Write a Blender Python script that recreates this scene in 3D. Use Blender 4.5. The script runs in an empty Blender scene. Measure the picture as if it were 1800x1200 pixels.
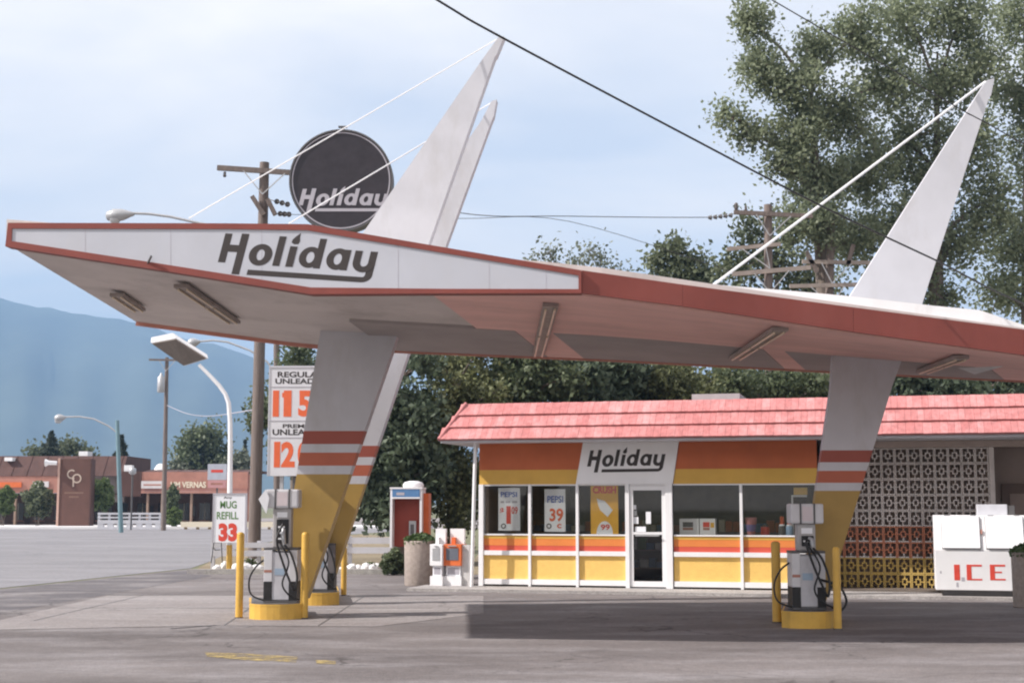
import bpy, bmesh, math, random
import numpy as np
from mathutils import Vector, Matrix

# ------------------------------------------------------------------ camera, sky, sun, exposure
sc = bpy.context.scene
col = sc.collection
CAM_H, FPX = 1.75, 2500.0
PITCH = math.atan(285.0 / FPX)
cd = bpy.data.cameras.new('camera'); cam = bpy.data.objects.new('camera', cd); col.objects.link(cam)
cam.location = (0, 0, CAM_H); cam.rotation_euler = (math.radians(90) + PITCH, 0, 0)
cd.sensor_width = 36.0; cd.lens = 36.0 * FPX / 1800.0
cd.clip_start = 0.1; cd.clip_end = 20000
sc.camera = cam

SUN_EL = math.radians(40.0)
SUN_H = Vector((-0.972, -0.235)).normalized()          # horizontal direction towards the sun
wd = bpy.data.worlds.new('World'); sc.world = wd; wd.use_nodes = True
nt = wd.node_tree; nt.nodes.clear()
def N(t, typ, **kw):
    n = t.nodes.new(typ)
    for k, v in kw.items(): setattr(n, k, v)
    return n
out = N(nt, 'ShaderNodeOutputWorld'); bg = N(nt, 'ShaderNodeBackground')
sky = N(nt, 'ShaderNodeTexSky', sky_type='NISHITA', sun_disc=False, sun_elevation=SUN_EL,
        sun_rotation=math.atan2(SUN_H.x, SUN_H.y), altitude=900, air_density=1.0, dust_density=2.2, ozone_density=1.4)
tc = N(nt, 'ShaderNodeTexCoord'); sep = N(nt, 'ShaderNodeSeparateXYZ')
nt.links.new(tc.outputs['Generated'], sep.inputs[0])
zz = N(nt, 'ShaderNodeMath', operation='ADD'); zz.inputs[1].default_value = 0.16
za = N(nt, 'ShaderNodeMath', operation='ABSOLUTE')
nt.links.new(sep.outputs[2], za.inputs[0]); nt.links.new(za.outputs[0], zz.inputs[0])
dx = N(nt, 'ShaderNodeMath', operation='DIVIDE'); dy = N(nt, 'ShaderNodeMath', operation='DIVIDE')
for d, k in ((dx, 0), (dy, 1)):
    nt.links.new(sep.outputs[k], d.inputs[0]); nt.links.new(zz.outputs[0], d.inputs[1])
cmb = N(nt, 'ShaderNodeCombineXYZ'); nt.links.new(dx.outputs[0], cmb.inputs[0]); nt.links.new(dy.outputs[0], cmb.inputs[1])
mp = N(nt, 'ShaderNodeMapping'); mp.inputs['Scale'].default_value = (0.75, 0.95, 1); mp.inputs['Location'].default_value = (3.1, 1.7, 0)
mp.inputs['Rotation'].default_value = (0, 0, 0.5)
nt.links.new(cmb.outputs[0], mp.inputs[0])
cn = N(nt, 'ShaderNodeTexNoise'); cn.inputs['Scale'].default_value = 1.5; cn.inputs['Detail'].default_value = 6; cn.inputs['Roughness'].default_value = 0.52
cn.inputs['Distortion'].default_value = 0.35
nt.links.new(mp.outputs[0], cn.inputs['Vector'])
cr = N(nt, 'ShaderNodeValToRGB'); cr.color_ramp.elements[0].position = 0.36; cr.color_ramp.elements[1].position = 0.66
cr.color_ramp.elements[0].color = (0.52, 0.52, 0.52, 1); cr.color_ramp.elements[1].color = (0.97, 0.97, 0.97, 1)
nt.links.new(cn.outputs['Fac'], cr.inputs[0])
mx = N(nt, 'ShaderNodeMix', data_type='RGBA')
mx.inputs[7].default_value = (7.2, 6.7, 6.25, 1)      # thin bright cloud
nt.links.new(cr.outputs[0], mx.inputs[0]); nt.links.new(sky.outputs[0], mx.inputs[6])
nt.links.new(mx.outputs[2], bg.inputs[0]); bg.inputs[1].default_value = 0.105
nt.links.new(bg.outputs[0], out.inputs[0])

sd = bpy.data.lights.new('sun', 'SUN'); sun = bpy.data.objects.new('sun', sd); col.objects.link(sun)
sd.energy = 4.0; sd.angle = math.radians(0.6); sd.color = (1.0, 0.95, 0.90)
sdir = Vector((SUN_H.x * math.cos(SUN_EL), SUN_H.y * math.cos(SUN_EL), math.sin(SUN_EL)))
sun.rotation_euler = sdir.to_track_quat('Z', 'Y').to_euler(); sun.location = (-30, -10, 40)

vs = sc.view_settings
vs.view_transform = 'Standard'; vs.look = 'None'; vs.exposure = 0.95; vs.gamma = 1.0; vs.use_curve_mapping = False
sc.render.engine = 'CYCLES'
sc.cycles.use_denoising = True
sc.cycles.max_bounces = 6; sc.cycles.diffuse_bounces = 3; sc.cycles.glossy_bounces = 2; sc.cycles.transparent_max_bounces = 8
sc.cycles.volume_bounces = 0; sc.cycles.transmission_bounces = 4
sc.cycles.sample_clamp_indirect = 4.0
sc.cycles.filter_width = 2.1          # soft print

# ------------------------------------------------------------------ survey helpers (photo bearing + distance -> place)
CT, ST = math.cos(PITCH), math.sin(PITCH)
def ray(u, v):
    a, b = (u - 900.0) / FPX, (600.0 - v) / FPX
    return Vector((a, CT - b * ST, ST + b * CT))
def at(u, v, Y):
    d = ray(u, v); t = Y / d.y
    return Vector((d.x * t, Y, CAM_H + d.z * t))
def gnd(u, v, z=0.0):
    d = ray(u, v); t = (z - CAM_H) / d.z
    return Vector((d.x * t, d.y * t, z))
def yground(v, z=0.0): return gnd(900, v, z).y
class Plane:
    """a vertical plane: p origin, x its level direction, n its normal towards the viewer"""
    def __init__(s, p, x):
        s.p = Vector((p[0], p[1], 0)); s.x = Vector((x[0], x[1], 0)).normalized(); s.n = Vector((s.x.y, -s.x.x, 0))
    def sz(s, u, v, off=0.0):
        d = ray(u, v); o = Vector((0, 0, CAM_H)); q = s.p + s.n * off
        t = (q - o).dot(s.n) / d.dot(s.n); P = o + d * t
        return (P - s.p).dot(s.x), P.z
    def w(s, a, z, off=0.0): return s.p + s.x * a + s.n * off + Vector((0, 0, z))
    def px(s, u, v, off=0.0): return s.w(*s.sz(u, v, off), off)

rng = random.Random(7)
nrg = np.random.default_rng(11)

# ------------------------------------------------------------------ materials
MATS = {}
def mat(name, c, rough=0.6, var=0.10, scale=3.0, bump=0.0, bscale=40.0, metal=0.0, dirt=0.0, spec=0.35, stretch=(1, 1, 1), dirtc=(0.12, 0.1, 0.08)):
    if name in MATS: return MATS[name]
    m = bpy.data.materials.new(name); m.use_nodes = True; t = m.node_tree
    b = t.nodes['Principled BSDF']; b.inputs['Roughness'].default_value = rough; b.inputs['Metallic'].default_value = metal
    b.inputs['Specular IOR Level'].default_value = spec
    g = N(t, 'ShaderNodeNewGeometry'); mpn = N(t, 'ShaderNodeMapping'); mpn.inputs['Scale'].default_value = stretch
    t.links.new(g.outputs['Position'], mpn.inputs[0])
    n1 = N(t, 'ShaderNodeTexNoise'); n1.inputs['Scale'].default_value = scale; n1.inputs['Detail'].default_value = 5; n1.inputs['Roughness'].default_value = 0.6
    t.links.new(mpn.outputs[0], n1.inputs['Vector'])
    r = N(t, 'ShaderNodeMapRange'); r.inputs[1].default_value = 0.3; r.inputs[2].default_value = 0.7; r.inputs[3].default_value = 1 - var; r.inputs[4].default_value = 1 + var
    t.links.new(n1.outputs['Fac'], r.inputs[0])
    hs = N(t, 'ShaderNodeHueSaturation'); hs.inputs['Color'].default_value = (*c, 1)
    t.links.new(r.outputs[0], hs.inputs['Value'])
    last = hs.outputs[0]
    if dirt > 0:
        n2 = N(t, 'ShaderNodeTexNoise'); n2.inputs['Scale'].default_value = scale * 0.6 + 0.7; n2.inputs['Detail'].default_value = 8; n2.inputs['Roughness'].default_value = 0.7
        m2 = N(t, 'ShaderNodeMapping'); m2.inputs['Scale'].default_value = (1, 1, 0.35); m2.inputs['Location'].default_value = (9, 4, 2)
        t.links.new(g.outputs['Position'], m2.inputs[0]); t.links.new(m2.outputs[0], n2.inputs['Vector'])
        r2 = N(t, 'ShaderNodeMapRange'); r2.inputs[1].default_value = 0.5; r2.inputs[2].default_value = 0.78; r2.inputs[3].default_value = 0; r2.inputs[4].default_value = dirt
        t.links.new(n2.outputs['Fac'], r2.inputs[0])
        mm = N(t, 'ShaderNodeMix', data_type='RGBA'); mm.inputs[7].default_value = (*dirtc, 1)
        t.links.new(r2.outputs[0], mm.inputs[0]); t.links.new(last, mm.inputs[6]); last = mm.outputs[2]
    t.links.new(last, b.inputs['Base Color'])
    if bump > 0:
        n3 = N(t, 'ShaderNodeTexNoise'); n3.inputs['Scale'].default_value = bscale; n3.inputs['Detail'].default_value = 4
        t.links.new(mpn.outputs[0], n3.inputs['Vector'])
        bp = N(t, 'ShaderNodeBump'); bp.inputs['Strength'].default_value = bump; bp.inputs['Distance'].default_value = 0.02
        t.links.new(n3.outputs['Fac'], bp.inputs['Height']); t.links.new(bp.outputs[0], b.inputs['Normal'])
    MATS[name] = m
    return m

def leafmat(name, c1, c2, trans=0.35):
    m = bpy.data.materials.new(name); m.use_nodes = True; t = m.node_tree; t.nodes.clear()
    o = N(t, 'ShaderNodeOutputMaterial'); a = N(t, 'ShaderNodeAttribute', attribute_name='rnd')
    mxx = N(t, 'ShaderNodeMix', data_type='RGBA'); mxx.inputs[6].default_value = (*c1, 1); mxx.inputs[7].default_value = (*c2, 1)
    t.links.new(a.outputs['Fac'], mxx.inputs[0])
    d = N(t, 'ShaderNodeBsdfPrincipled'); d.inputs['Roughness'].default_value = 0.55; d.inputs['Specular IOR Level'].default_value = 0.4
    tr = N(t, 'ShaderNodeBsdfTranslucent'); ms = N(t, 'ShaderNodeMixShader'); ms.inputs[0].default_value = trans
    t.links.new(mxx.outputs[2], d.inputs['Base Color']); t.links.new(mxx.outputs[2], tr.inputs[0])
    t.links.new(d.outputs[0], ms.inputs[1]); t.links.new(tr.outputs[0], ms.inputs[2]); t.links.new(ms.outputs[0], o.inputs[0])
    MATS[name] = m
    return m

def glassmat():
    m = bpy.data.materials.new('window_glass'); m.use_nodes = True; t = m.node_tree; t.nodes.clear()
    o = N(t, 'ShaderNodeOutputMaterial'); tr = N(t, 'ShaderNodeBsdfTransparent'); tr.inputs[0].default_value = (0.95, 0.96, 0.95, 1)
    gl = N(t, 'ShaderNodeBsdfGlossy'); gl.inputs['Roughness'].default_value = 0.03; gl.inputs[0].default_value = (0.9, 0.9, 0.92, 1)
    fr = N(t, 'ShaderNodeFresnel'); fr.inputs[0].default_value = 1.5
    ad = N(t, 'ShaderNodeMath', operation='MULTIPLY_ADD'); ad.inputs[1].default_value = 0.7; ad.inputs[2].default_value = 0.0
    t.links.new(fr.outputs[0], ad.inputs[0])
    ms = N(t, 'ShaderNodeMixShader'); t.links.new(ad.outputs[0], ms.inputs[0]); t.links.new(tr.outputs[0], ms.inputs[1]); t.links.new(gl.outputs[0], ms.inputs[2])
    t.links.new(ms.outputs[0], o.inputs[0]); MATS['window_glass'] = m
    return m

def groundmat(name, c, c2, streak=(0.5, 1.25), crack=0.5, speck=0.4, stain=0.5, pale=(0.36, 0.33, 0.32)):
    m = bpy.data.materials.new(name); m.use_nodes = True; t = m.node_tree
    b = t.nodes['Principled BSDF']; b.inputs['Roughness'].default_value = 0.9; b.inputs['Specular IOR Level'].default_value = 0.2
    g = N(t, 'ShaderNodeNewGeometry')
    def noise(sx, sy, scale, detail=6, rough=0.6, loc=(0, 0, 0)):
        q = N(t, 'ShaderNodeMapping'); q.inputs['Scale'].default_value = (sx, sy, 1); q.inputs['Location'].default_value = loc
        q.inputs['Rotation'].default_value = (0, 0, 0.16)
        t.links.new(g.outputs['Position'], q.inputs[0])
        n = N(t, 'ShaderNodeTexNoise'); n.inputs['Scale'].default_value = scale; n.inputs['Detail'].default_value = detail; n.inputs['Roughness'].default_value = rough
        t.links.new(q.outputs[0], n.inputs['Vector']); return n.outputs['Fac']
    def mr(src, a0, a1, b0, b1):
        r = N(t, 'ShaderNodeMapRange'); r.inputs[1].default_value = a0; r.inputs[2].default_value = a1; r.inputs[3].default_value = b0; r.inputs[4].default_value = b1
        t.links.new(src, r.inputs[0]); return r.outputs[0]
    def mixc(f, A, B):
        q = N(t, 'ShaderNodeMix', data_type='RGBA')
        for k, s in ((0, f), (6, A), (7, B)):
            if isinstance(s, tuple): q.inputs[k].default_value = (*s, 1)
            else: t.links.new(s, q.inputs[k])
        return q.outputs[2]
    base = mixc(mr(noise(0.35, 0.8, 0.55, 7, 0.65), 0.38, 0.62, 0, 1), c, c2)
    base = mixc(mr(noise(streak[0], streak[1], 1.0, 5, 0.6, (5, 2, 0)), 0.47, 0.72, 0, 0.6), base, pale)
    base = mixc(mr(noise(0.6, 1.5, 0.9, 6, 0.7, (1, 8, 0)), 0.60, 0.78, 0, stain), base, (c[0] * 0.42, c[1] * 0.42, c[2] * 0.42))
    vo = N(t, 'ShaderNodeTexVoronoi', feature='DISTANCE_TO_EDGE'); vo.inputs['Scale'].default_value = 0.32
    wn = N(t, 'ShaderNodeTexNoise'); wn.inputs['Scale'].default_value = 0.9; wn.inputs['Detail'].default_value = 6
    t.links.new(g.outputs['Position'], wn.inputs['Vector'])
    va = N(t, 'ShaderNodeMix', data_type='RGBA', blend_type='LINEAR_LIGHT'); va.inputs[0].default_value = 0.9
    t.links.new(g.outputs['Position'], va.inputs[6]); t.links.new(wn.outputs['Color'], va.inputs[7]); t.links.new(va.outputs[2], vo.inputs['Vector'])
    cm = N(t, 'ShaderNodeMath', operation='MULTIPLY')
    t.links.new(mr(vo.outputs['Distance'], 0.0, 0.012, 1, 0), cm.inputs[0]); t.links.new(mr(noise(1, 1, 0.25, 3, 0.5, (3, 3, 0)), 0.45, 0.6, 0, crack), cm.inputs[1])
    base = mixc(cm.outputs[0], base, (c[0] * 0.3, c[1] * 0.3, c[2] * 0.3))
    sp = mr(noise(1, 1, 55, 3, 0.7), 0.3, 0.7, 1 - speck, 1 + speck)
    sp2 = mr(noise(1, 1, 9, 6, 0.8, (7, 0, 0)), 0.3, 0.7, 0.78, 1.22)
    mu = N(t, 'ShaderNodeMath', operation='MULTIPLY'); t.links.new(sp, mu.inputs[0]); t.links.new(sp2, mu.inputs[1])
    hs = N(t, 'ShaderNodeHueSaturation'); t.links.new(base, hs.inputs['Color']); t.links.new(mu.outputs[0], hs.inputs['Value'])
    t.links.new(hs.outputs[0], b.inputs['Base Color'])
    bp = N(t, 'ShaderNodeBump'); bp.inputs['Strength'].default_value = 0.5; bp.inputs['Distance'].default_value = 0.01
    t.links.new(noise(1, 1, 40, 4, 0.7), bp.inputs['Height']); t.links.new(bp.outputs[0], b.inputs['Normal'])
    MATS[name] = m
    return m

ASPHALT = groundmat('asphalt', (0.130, 0.114, 0.112), (0.192, 0.171, 0.167), stain=0.7, crack=0.8, pale=(0.30, 0.28, 0.285))
ROADM = groundmat('road_surface', (0.195, 0.186, 0.196), (0.232, 0.223, 0.232), streak=(0.12, 0.6), crack=0.6, stain=0.35, pale=(0.31, 0.30, 0.31))
CONC = groundmat('concrete', (0.225, 0.20, 0.195), (0.27, 0.245, 0.24), stain=0.55, crack=0.5, pale=(0.33, 0.305, 0.30))
WALK = groundmat('walk_concrete', (0.32, 0.295, 0.285), (0.38, 0.355, 0.34), stain=0.45, crack=0.2, pale=(0.5, 0.47, 0.45))
DIRT = groundmat('dirt', (0.20, 0.155, 0.10), (0.26, 0.21, 0.14), stain=0.3, crack=0.0, pale=(0.3, 0.27, 0.2))
FIELD = groundmat('field', (0.13, 0.14, 0.08), (0.18, 0.17, 0.10), stain=0.3, crack=0.0, pale=(0.2, 0.19, 0.12))
WHITE = mat('white_paint', (0.55, 0.545, 0.58), 0.55, 0.07, 1.2, dirt=0.5, dirtc=(0.36, 0.33, 0.30))
WHITE_C = mat('white_enamel', (0.80, 0.79, 0.80), 0.35, 0.04, 2.0, dirt=0.12, dirtc=(0.4, 0.36, 0.32))
SIGNW = mat('sign_white', (0.47, 0.475, 0.52), 0.5, 0.06, 1.0, dirt=0.3, dirtc=(0.45, 0.42, 0.4))
REDF = mat('fascia_red', (0.215, 0.052, 0.040), 0.6, 0.14, 1.2, dirt=0.25, dirtc=(0.30, 0.12, 0.10))
BAND_R = mat('band_red', (0.33, 0.085, 0.06), 0.55, 0.06, 2)
BAND_O = mat('band_orange', (0.45, 0.125, 0.07), 0.55, 0.06, 2)
YEL = mat('yellow_paint', (0.40, 0.255, 0.070), 0.5, 0.08, 2.5, dirt=0.3, dirtc=(0.22, 0.16, 0.07))
YELB = mat('yellow_bollard', (0.62, 0.37, 0.07), 0.5, 0.08, 6, dirt=0.35, dirtc=(0.25, 0.17, 0.06))
DARKL = mat('logo_dark', (0.045, 0.036, 0.034), 0.5, 0.1, 4)
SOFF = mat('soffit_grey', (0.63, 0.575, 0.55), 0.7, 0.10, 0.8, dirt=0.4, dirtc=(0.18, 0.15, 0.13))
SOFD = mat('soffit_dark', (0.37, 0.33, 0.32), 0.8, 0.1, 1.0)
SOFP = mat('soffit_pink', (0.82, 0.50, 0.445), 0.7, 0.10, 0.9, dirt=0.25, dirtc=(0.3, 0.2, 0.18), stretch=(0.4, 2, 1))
TINR = mat('lamp_housing', (0.30, 0.255, 0.235), 0.5, 0.2, 5)
TUBE = mat('lamp_tube', (0.72, 0.60, 0.45), 0.3, 0.05, 5)
WOOD = mat('weathered_wood', (0.17, 0.135, 0.12), 0.85, 0.25, 3, bump=0.4, bscale=25, stretch=(6, 6, 0.5))
WOODL = mat('pale_wood', (0.30, 0.25, 0.22), 0.85, 0.2, 3, stretch=(1, 1, 1))
STEEL = mat('steel_grey', (0.42, 0.42, 0.43), 0.4, 0.08, 4, metal=0.3)
STEELD = mat('steel_dark', (0.10, 0.095, 0.095), 0.5, 0.1, 4)
BLACK = mat('black_rubber', (0.022, 0.020, 0.020), 0.5, 0.2, 8)
SHING = [mat('shingle_%d' % k, c, 0.8, 0.2, 3, dirt=0.6, dirtc=(0.66, 0.42, 0.42), bump=0.25, bscale=30, stretch=(4, 4, 0.5)) for k, c in enumerate(
    [(0.48, 0.185, 0.18), (0.50, 0.20, 0.195), (0.46, 0.17, 0.165), (0.53, 0.23, 0.225), (0.49, 0.19, 0.185)])]
SHGAP = mat('shingle_gap', (0.30, 0.045, 0.035), 0.8)
ST_OR = mat('store_orange', (0.49, 0.125, 0.045), 0.55, 0.10, 1.5)
ST_OL = mat('sill_orange', (0.70, 0.22, 0.055), 0.5, 0.06, 2)
ST_RD = mat('sill_red', (0.60, 0.095, 0.06), 0.5, 0.06, 2)
ST_YE = mat('store_yellow', (0.62, 0.37, 0.075), 0.55, 0.09, 1.5)
ST_YP = mat('panel_yellow', (0.80, 0.52, 0.15), 0.6, 0.06, 8, bump=0.3, bscale=35)
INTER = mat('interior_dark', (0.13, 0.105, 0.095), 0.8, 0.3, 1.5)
INTFL = mat('interior_floor', (0.16, 0.13, 0.11), 0.7, 0.2, 2)
TAN = mat('tan_render', (0.30, 0.24, 0.215), 0.85, 0.12, 1.0, bump=0.2)
GLASS = glassmat()
BRICK = mat('brick_pink', (0.40, 0.19, 0.145), 0.85, 0.15, 1.2)
BROWN = mat('brown_roof', (0.085, 0.042, 0.035), 0.8, 0.2, 0.8, stretch=(2, 2, 0.5))
BROWNP = mat('pylon_brown', (0.115, 0.055, 0.042), 0.75, 0.15, 1.0)
CREAM = mat('cream_paint', (0.74, 0.66, 0.52), 0.6, 0.06, 1)
GOLD = mat('pylon_letters', (0.50, 0.40, 0.33), 0.5)
AGG = mat('exposed_aggregate', (0.40, 0.335, 0.295), 0.9, 0.16, 14, bump=0.8, bscale=70)
ORANGE = mat('box_orange', (0.66, 0.15, 0.045), 0.45, 0.08, 4)
PHONER = mat('phone_red', (0.30, 0.055, 0.035), 0.5, 0.08, 3)
BLUE = mat('phone_blue', (0.10, 0.22, 0.42), 0.45, 0.1, 6)
PBLUE = mat('print_blue', (0.06, 0.13, 0.46), 0.5, 0.08, 8)
PRED = mat('print_red', (0.66, 0.07, 0.045), 0.5, 0.08, 8)
PORA = mat('price_orange', (0.70, 0.13, 0.045), 0.5, 0.06, 4)
PGREEN = mat('print_green', (0.10, 0.21, 0.06), 0.5, 0.1, 8)
PGOLD = mat('poster_gold', (0.78, 0.42, 0.035), 0.5, 0.05, 5)
PYEL = mat('print_yellow', (0.85, 0.55, 0.12), 0.5, 0.05, 5)
PAPER = mat('paper_white', (0.80, 0.80, 0.83), 0.6, 0.03, 5)
DISC = mat('disc_black', (0.030, 0.024, 0.030), 0.42, 0.25, 3)
GREYP = mat('grey_print', (0.42, 0.40, 0.44), 0.5, 0.05, 3)
ROCKM = mat('whitewashed_rock', (0.70, 0.68, 0.67), 0.85, 0.15, 7, bump=0.5, bscale=15)
TEAL = mat('teal_pole', (0.16, 0.25, 0.28), 0.5, 0.1, 3)
MOUNT = mat('forested_slope', (0.070, 0.085, 0.060), 0.95, 0.3, 0.004)
BARK = mat('bark', (0.16, 0.13, 0.11), 0.9, 0.25, 4, bump=0.6, bscale=12, stretch=(3, 3, 0.6))
L_COT = leafmat('leaf_cottonwood', (0.105, 0.128, 0.078), (0.35, 0.39, 0.25), 0.5)
L_DARK = leafmat('leaf_dark', (0.04, 0.056, 0.03), (0.185, 0.22, 0.115), 0.42)
L_DK2 = leafmat('leaf_dark_olive', (0.055, 0.065, 0.03), (0.23, 0.245, 0.115), 0.42)
L_DK3 = leafmat('leaf_dark_blue', (0.035, 0.05, 0.032), (0.15, 0.19, 0.12), 0.42)
L_MID = leafmat('leaf_mid', (0.06, 0.078, 0.045), (0.20, 0.225, 0.13), 0.4)
L_PALE = leafmat('leaf_pale', (0.10, 0.12, 0.08), (0.20, 0.21, 0.15), 0.3)
L_CON = leafmat('needle_dark', (0.020, 0.030, 0.018), (0.06, 0.075, 0.045), 0.15)
L_SHR = leafmat('leaf_shrub', (0.06, 0.09, 0.03), (0.17, 0.22, 0.08), 0.3)
L_GRS = leafmat('leaf_planter', (0.05, 0.085, 0.03), (0.13, 0.19, 0.07), 0.3)

# ------------------------------------------------------------------ object helpers
ORG = {}
def thing(name, label, cat, loc, group=None):
    o = bpy.data.objects.new(name, None); col.objects.link(o); o.location = loc; o.empty_display_size = 0.2
    o['label'] = label; o['category'] = cat
    if group: o['group'] = group
    ORG[o.name] = Vector(loc); return o
def tag(o, label, cat, group=None):
    o['label'] = label; o['category'] = cat
    if group: o['group'] = group
    return o
def finish(name, me, m, parent, label=None):
    for x in (m if isinstance(m, (list, tuple)) else [m]): me.materials.append(x)
    o = bpy.data.objects.new(name, me); col.objects.link(o)
    if parent is not None:
        g = ORG[parent.name]; me.transform(Matrix.Translation(-g)); o.parent = parent; ORG[o.name] = g
    else:
        ORG[o.name] = Vector((0, 0, 0))
    if label: o['label'] = label
    return o
def recentre(o):
    """give a one-mesh top-level thing its origin at its base"""
    me = o.data; n = len(me.vertices); a = np.empty(n * 3); me.vertices.foreach_get('co', a); a = a.reshape(-1, 3)
    c = Vector(((a[:, 0].min() + a[:, 0].max()) / 2, (a[:, 1].min() + a[:, 1].max()) / 2, a[:, 2].min()))
    me.transform(Matrix.Translation(-c)); o.location = c; ORG[o.name] = c; return o

class MB:
    def __init__(s): s.v = []; s.f = []; s.mi = []; s.sm = []
    def add(s, vs, fs, mi=0, smooth=False):
        b = len(s.v); s.v += [tuple(q) for q in vs]
        for f in fs: s.f.append([b + k for k in f]); s.mi.append(mi); s.sm.append(smooth)
        return s
    def hexa(s, p, mi=0):
        """8 points: 0-3 one face loop, 4-7 the opposite"""
        return s.add(p, [(3, 2, 1, 0), (4, 5, 6, 7), (0, 1, 5, 4), (1, 2, 6, 5), (2, 3, 7, 6), (3, 0, 4, 7)], mi)
    def box(s, x0, x1, y0, y1, z0, z1, mi=0):
        return s.hexa([(x0, y0, z0), (x1, y0, z0), (x1, y1, z0), (x0, y1, z0), (x0, y0, z1), (x1, y0, z1), (x1, y1, z1), (x0, y1, z1)], mi)
    def pbox(s, P, a0, a1, z0, z1, n0, n1, mi=0):
        q = lambda a, z, n: P.w(a, z, n)
        return s.hexa([q(a0, z0, n1), q(a1, z0, n1), q(a1, z0, n0), q(a0, z0, n0), q(a0, z1, n1), q(a1, z1, n1), q(a1, z1, n0), q(a0, z1, n0)], mi)
    def prism(s, pts, ext, mi=0):
        """polygon (world points) extruded by the vector ext"""
        n = len(pts); pts = [Vector(p) for p in pts]; e = Vector(ext)
        return s.add(pts + [p + e for p in pts], [tuple(range(n)), tuple(range(2 * n - 1, n - 1, -1))] + [(i, i + n, (i + 1) % n + n, (i + 1) % n) for i in range(n)], mi)
    def bar(s, a, b, w, h=None, mi=0, up=(0, 0, 1)):
        a, b = Vector(a), Vector(b); h = h or w; d = (b - a).normalized(); upv = Vector(up)
        if abs(d.dot(upv)) > 0.97: upv = Vector((0, 1, 0))
        x = d.cross(upv).normalized() * (w / 2); y = x.cross(d).normalized() * (h / 2)
        return s.hexa([a - x - y, a + x - y, a + x + y, a - x + y, b - x - y, b + x - y, b + x + y, b - x + y], mi)
    def tube(s, path, r, seg=10, mi=0, cap=True):
        path = [Vector(p) for p in path]; n = len(path); rs = r if isinstance(r, (list, tuple)) else [r] * n
        vs, fs = [], []; ref = None
        for i, p in enumerate(path):
            d = (path[min(i + 1, n - 1)] - path[max(i - 1, 0)]).normalized()
            if ref is None: ref = Vector((1, 0, 0)) if abs(d.x) < 0.8 else Vector((0, 1, 0))
            x = (ref - d * ref.dot(d)).normalized(); ref = x; y = d.cross(x)
            for k in range(seg):
                a = 2 * math.pi * k / seg; vs.append(p + (x * math.cos(a) + y * math.sin(a)) * rs[i])
        for i in range(n - 1):
            for k in range(seg): fs.append((i * seg + k, i * seg + (k + 1) % seg, (i + 1) * seg + (k + 1) % seg, (i + 1) * seg + k))
        s.add(vs, fs, mi, True)
        if cap: s.add(vs[:seg], [tuple(range(seg - 1, -1, -1))], mi); s.add(vs[-seg:], [tuple(range(seg))], mi)
        return s
    def lathe(s, c, prof, seg=24, mi=0):
        c = Vector(c); vs, fs = [], []
        for r, z in prof:
            for k in range(seg):
                a = 2 * math.pi * k / seg; vs.append(c + Vector((r * math.cos(a), r * math.sin(a), z)))
        for i in range(len(prof) - 1):
            for k in range(seg): fs.append((i * seg + k, i * seg + (k + 1) % seg, (i + 1) * seg + (k + 1) % seg, (i + 1) * seg + k))
        s.add(vs, fs, mi, True); n = len(prof)
        s.add(vs[:seg], [tuple(range(seg - 1, -1, -1))], mi); s.add(vs[(n - 1) * seg:], [tuple(range(seg))], mi)
        return s
    def build(s, name, m, parent=None, label=None, bevel=0.0, recalc=True):
        me = bpy.data.meshes.new(name); me.from_pydata(s.v, [], s.f)
        me.polygons.foreach_set('material_index', s.mi); me.polygons.foreach_set('use_smooth', s.sm)
        if bevel > 0 or recalc:
            bm = bmesh.new(); bm.from_mesh(me)
            if bevel > 0:
                bmesh.ops.remove_doubles(bm, verts=bm.verts, dist=1e-5)
                bmesh.ops.bevel(bm, geom=[e for e in bm.edges if not e.smooth or e.calc_face_angle(0) > 0.6], offset=bevel, segments=2, affect='EDGES', profile=0.6)
            bmesh.ops.recalc_face_normals(bm, faces=bm.faces); bm.to_mesh(me); bm.free()
        return finish(name, me, m, parent, label)

TXT = {}
def textpts(s, bold=0.015):
    if (s, bold) in TXT: return TXT[(s, bold)]
    cu = bpy.data.curves.new('t', 'FONT'); cu.body = s; cu.offset = bold; cu.resolution_u = 4; cu.fill_mode = 'FRONT'
    ob = bpy.data.objects.new('t', cu); col.objects.link(ob)
    dg = bpy.context.evaluated_depsgraph_get(); me = bpy.data.meshes.new_from_object(ob.evaluated_get(dg))
    v = np.empty(len(me.vertices) * 3); me.vertices.foreach_get('co', v); v = v.reshape(-1, 3)
    f = [tuple(p.vertices) for p in me.polygons]
    bpy.data.objects.remove(ob); bpy.data.curves.remove(cu); bpy.data.meshes.remove(me)
    lo, hi = v.min(0), v.max(0); v = (v - lo) / np.maximum(hi - lo, 1e-6)
    TXT[(s, bold)] = (v, f); return v, f
def text_on(mb, s, P, u0, v0, u1, v1, off, mi=0, bold=0.02):
    """text fitted to the photo rectangle (u0,v0)-(u1,v1) (top-left, bottom-right) on plane P"""
    v, f = textpts(s, bold); bl, br, tl = P.px(u0, v1, off), P.px(u1, v1, off), P.px(u0, v0, off)
    mb.add([bl + (br - bl) * q[0] + (tl - bl) * q[1] for q in v], f, mi)

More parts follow.
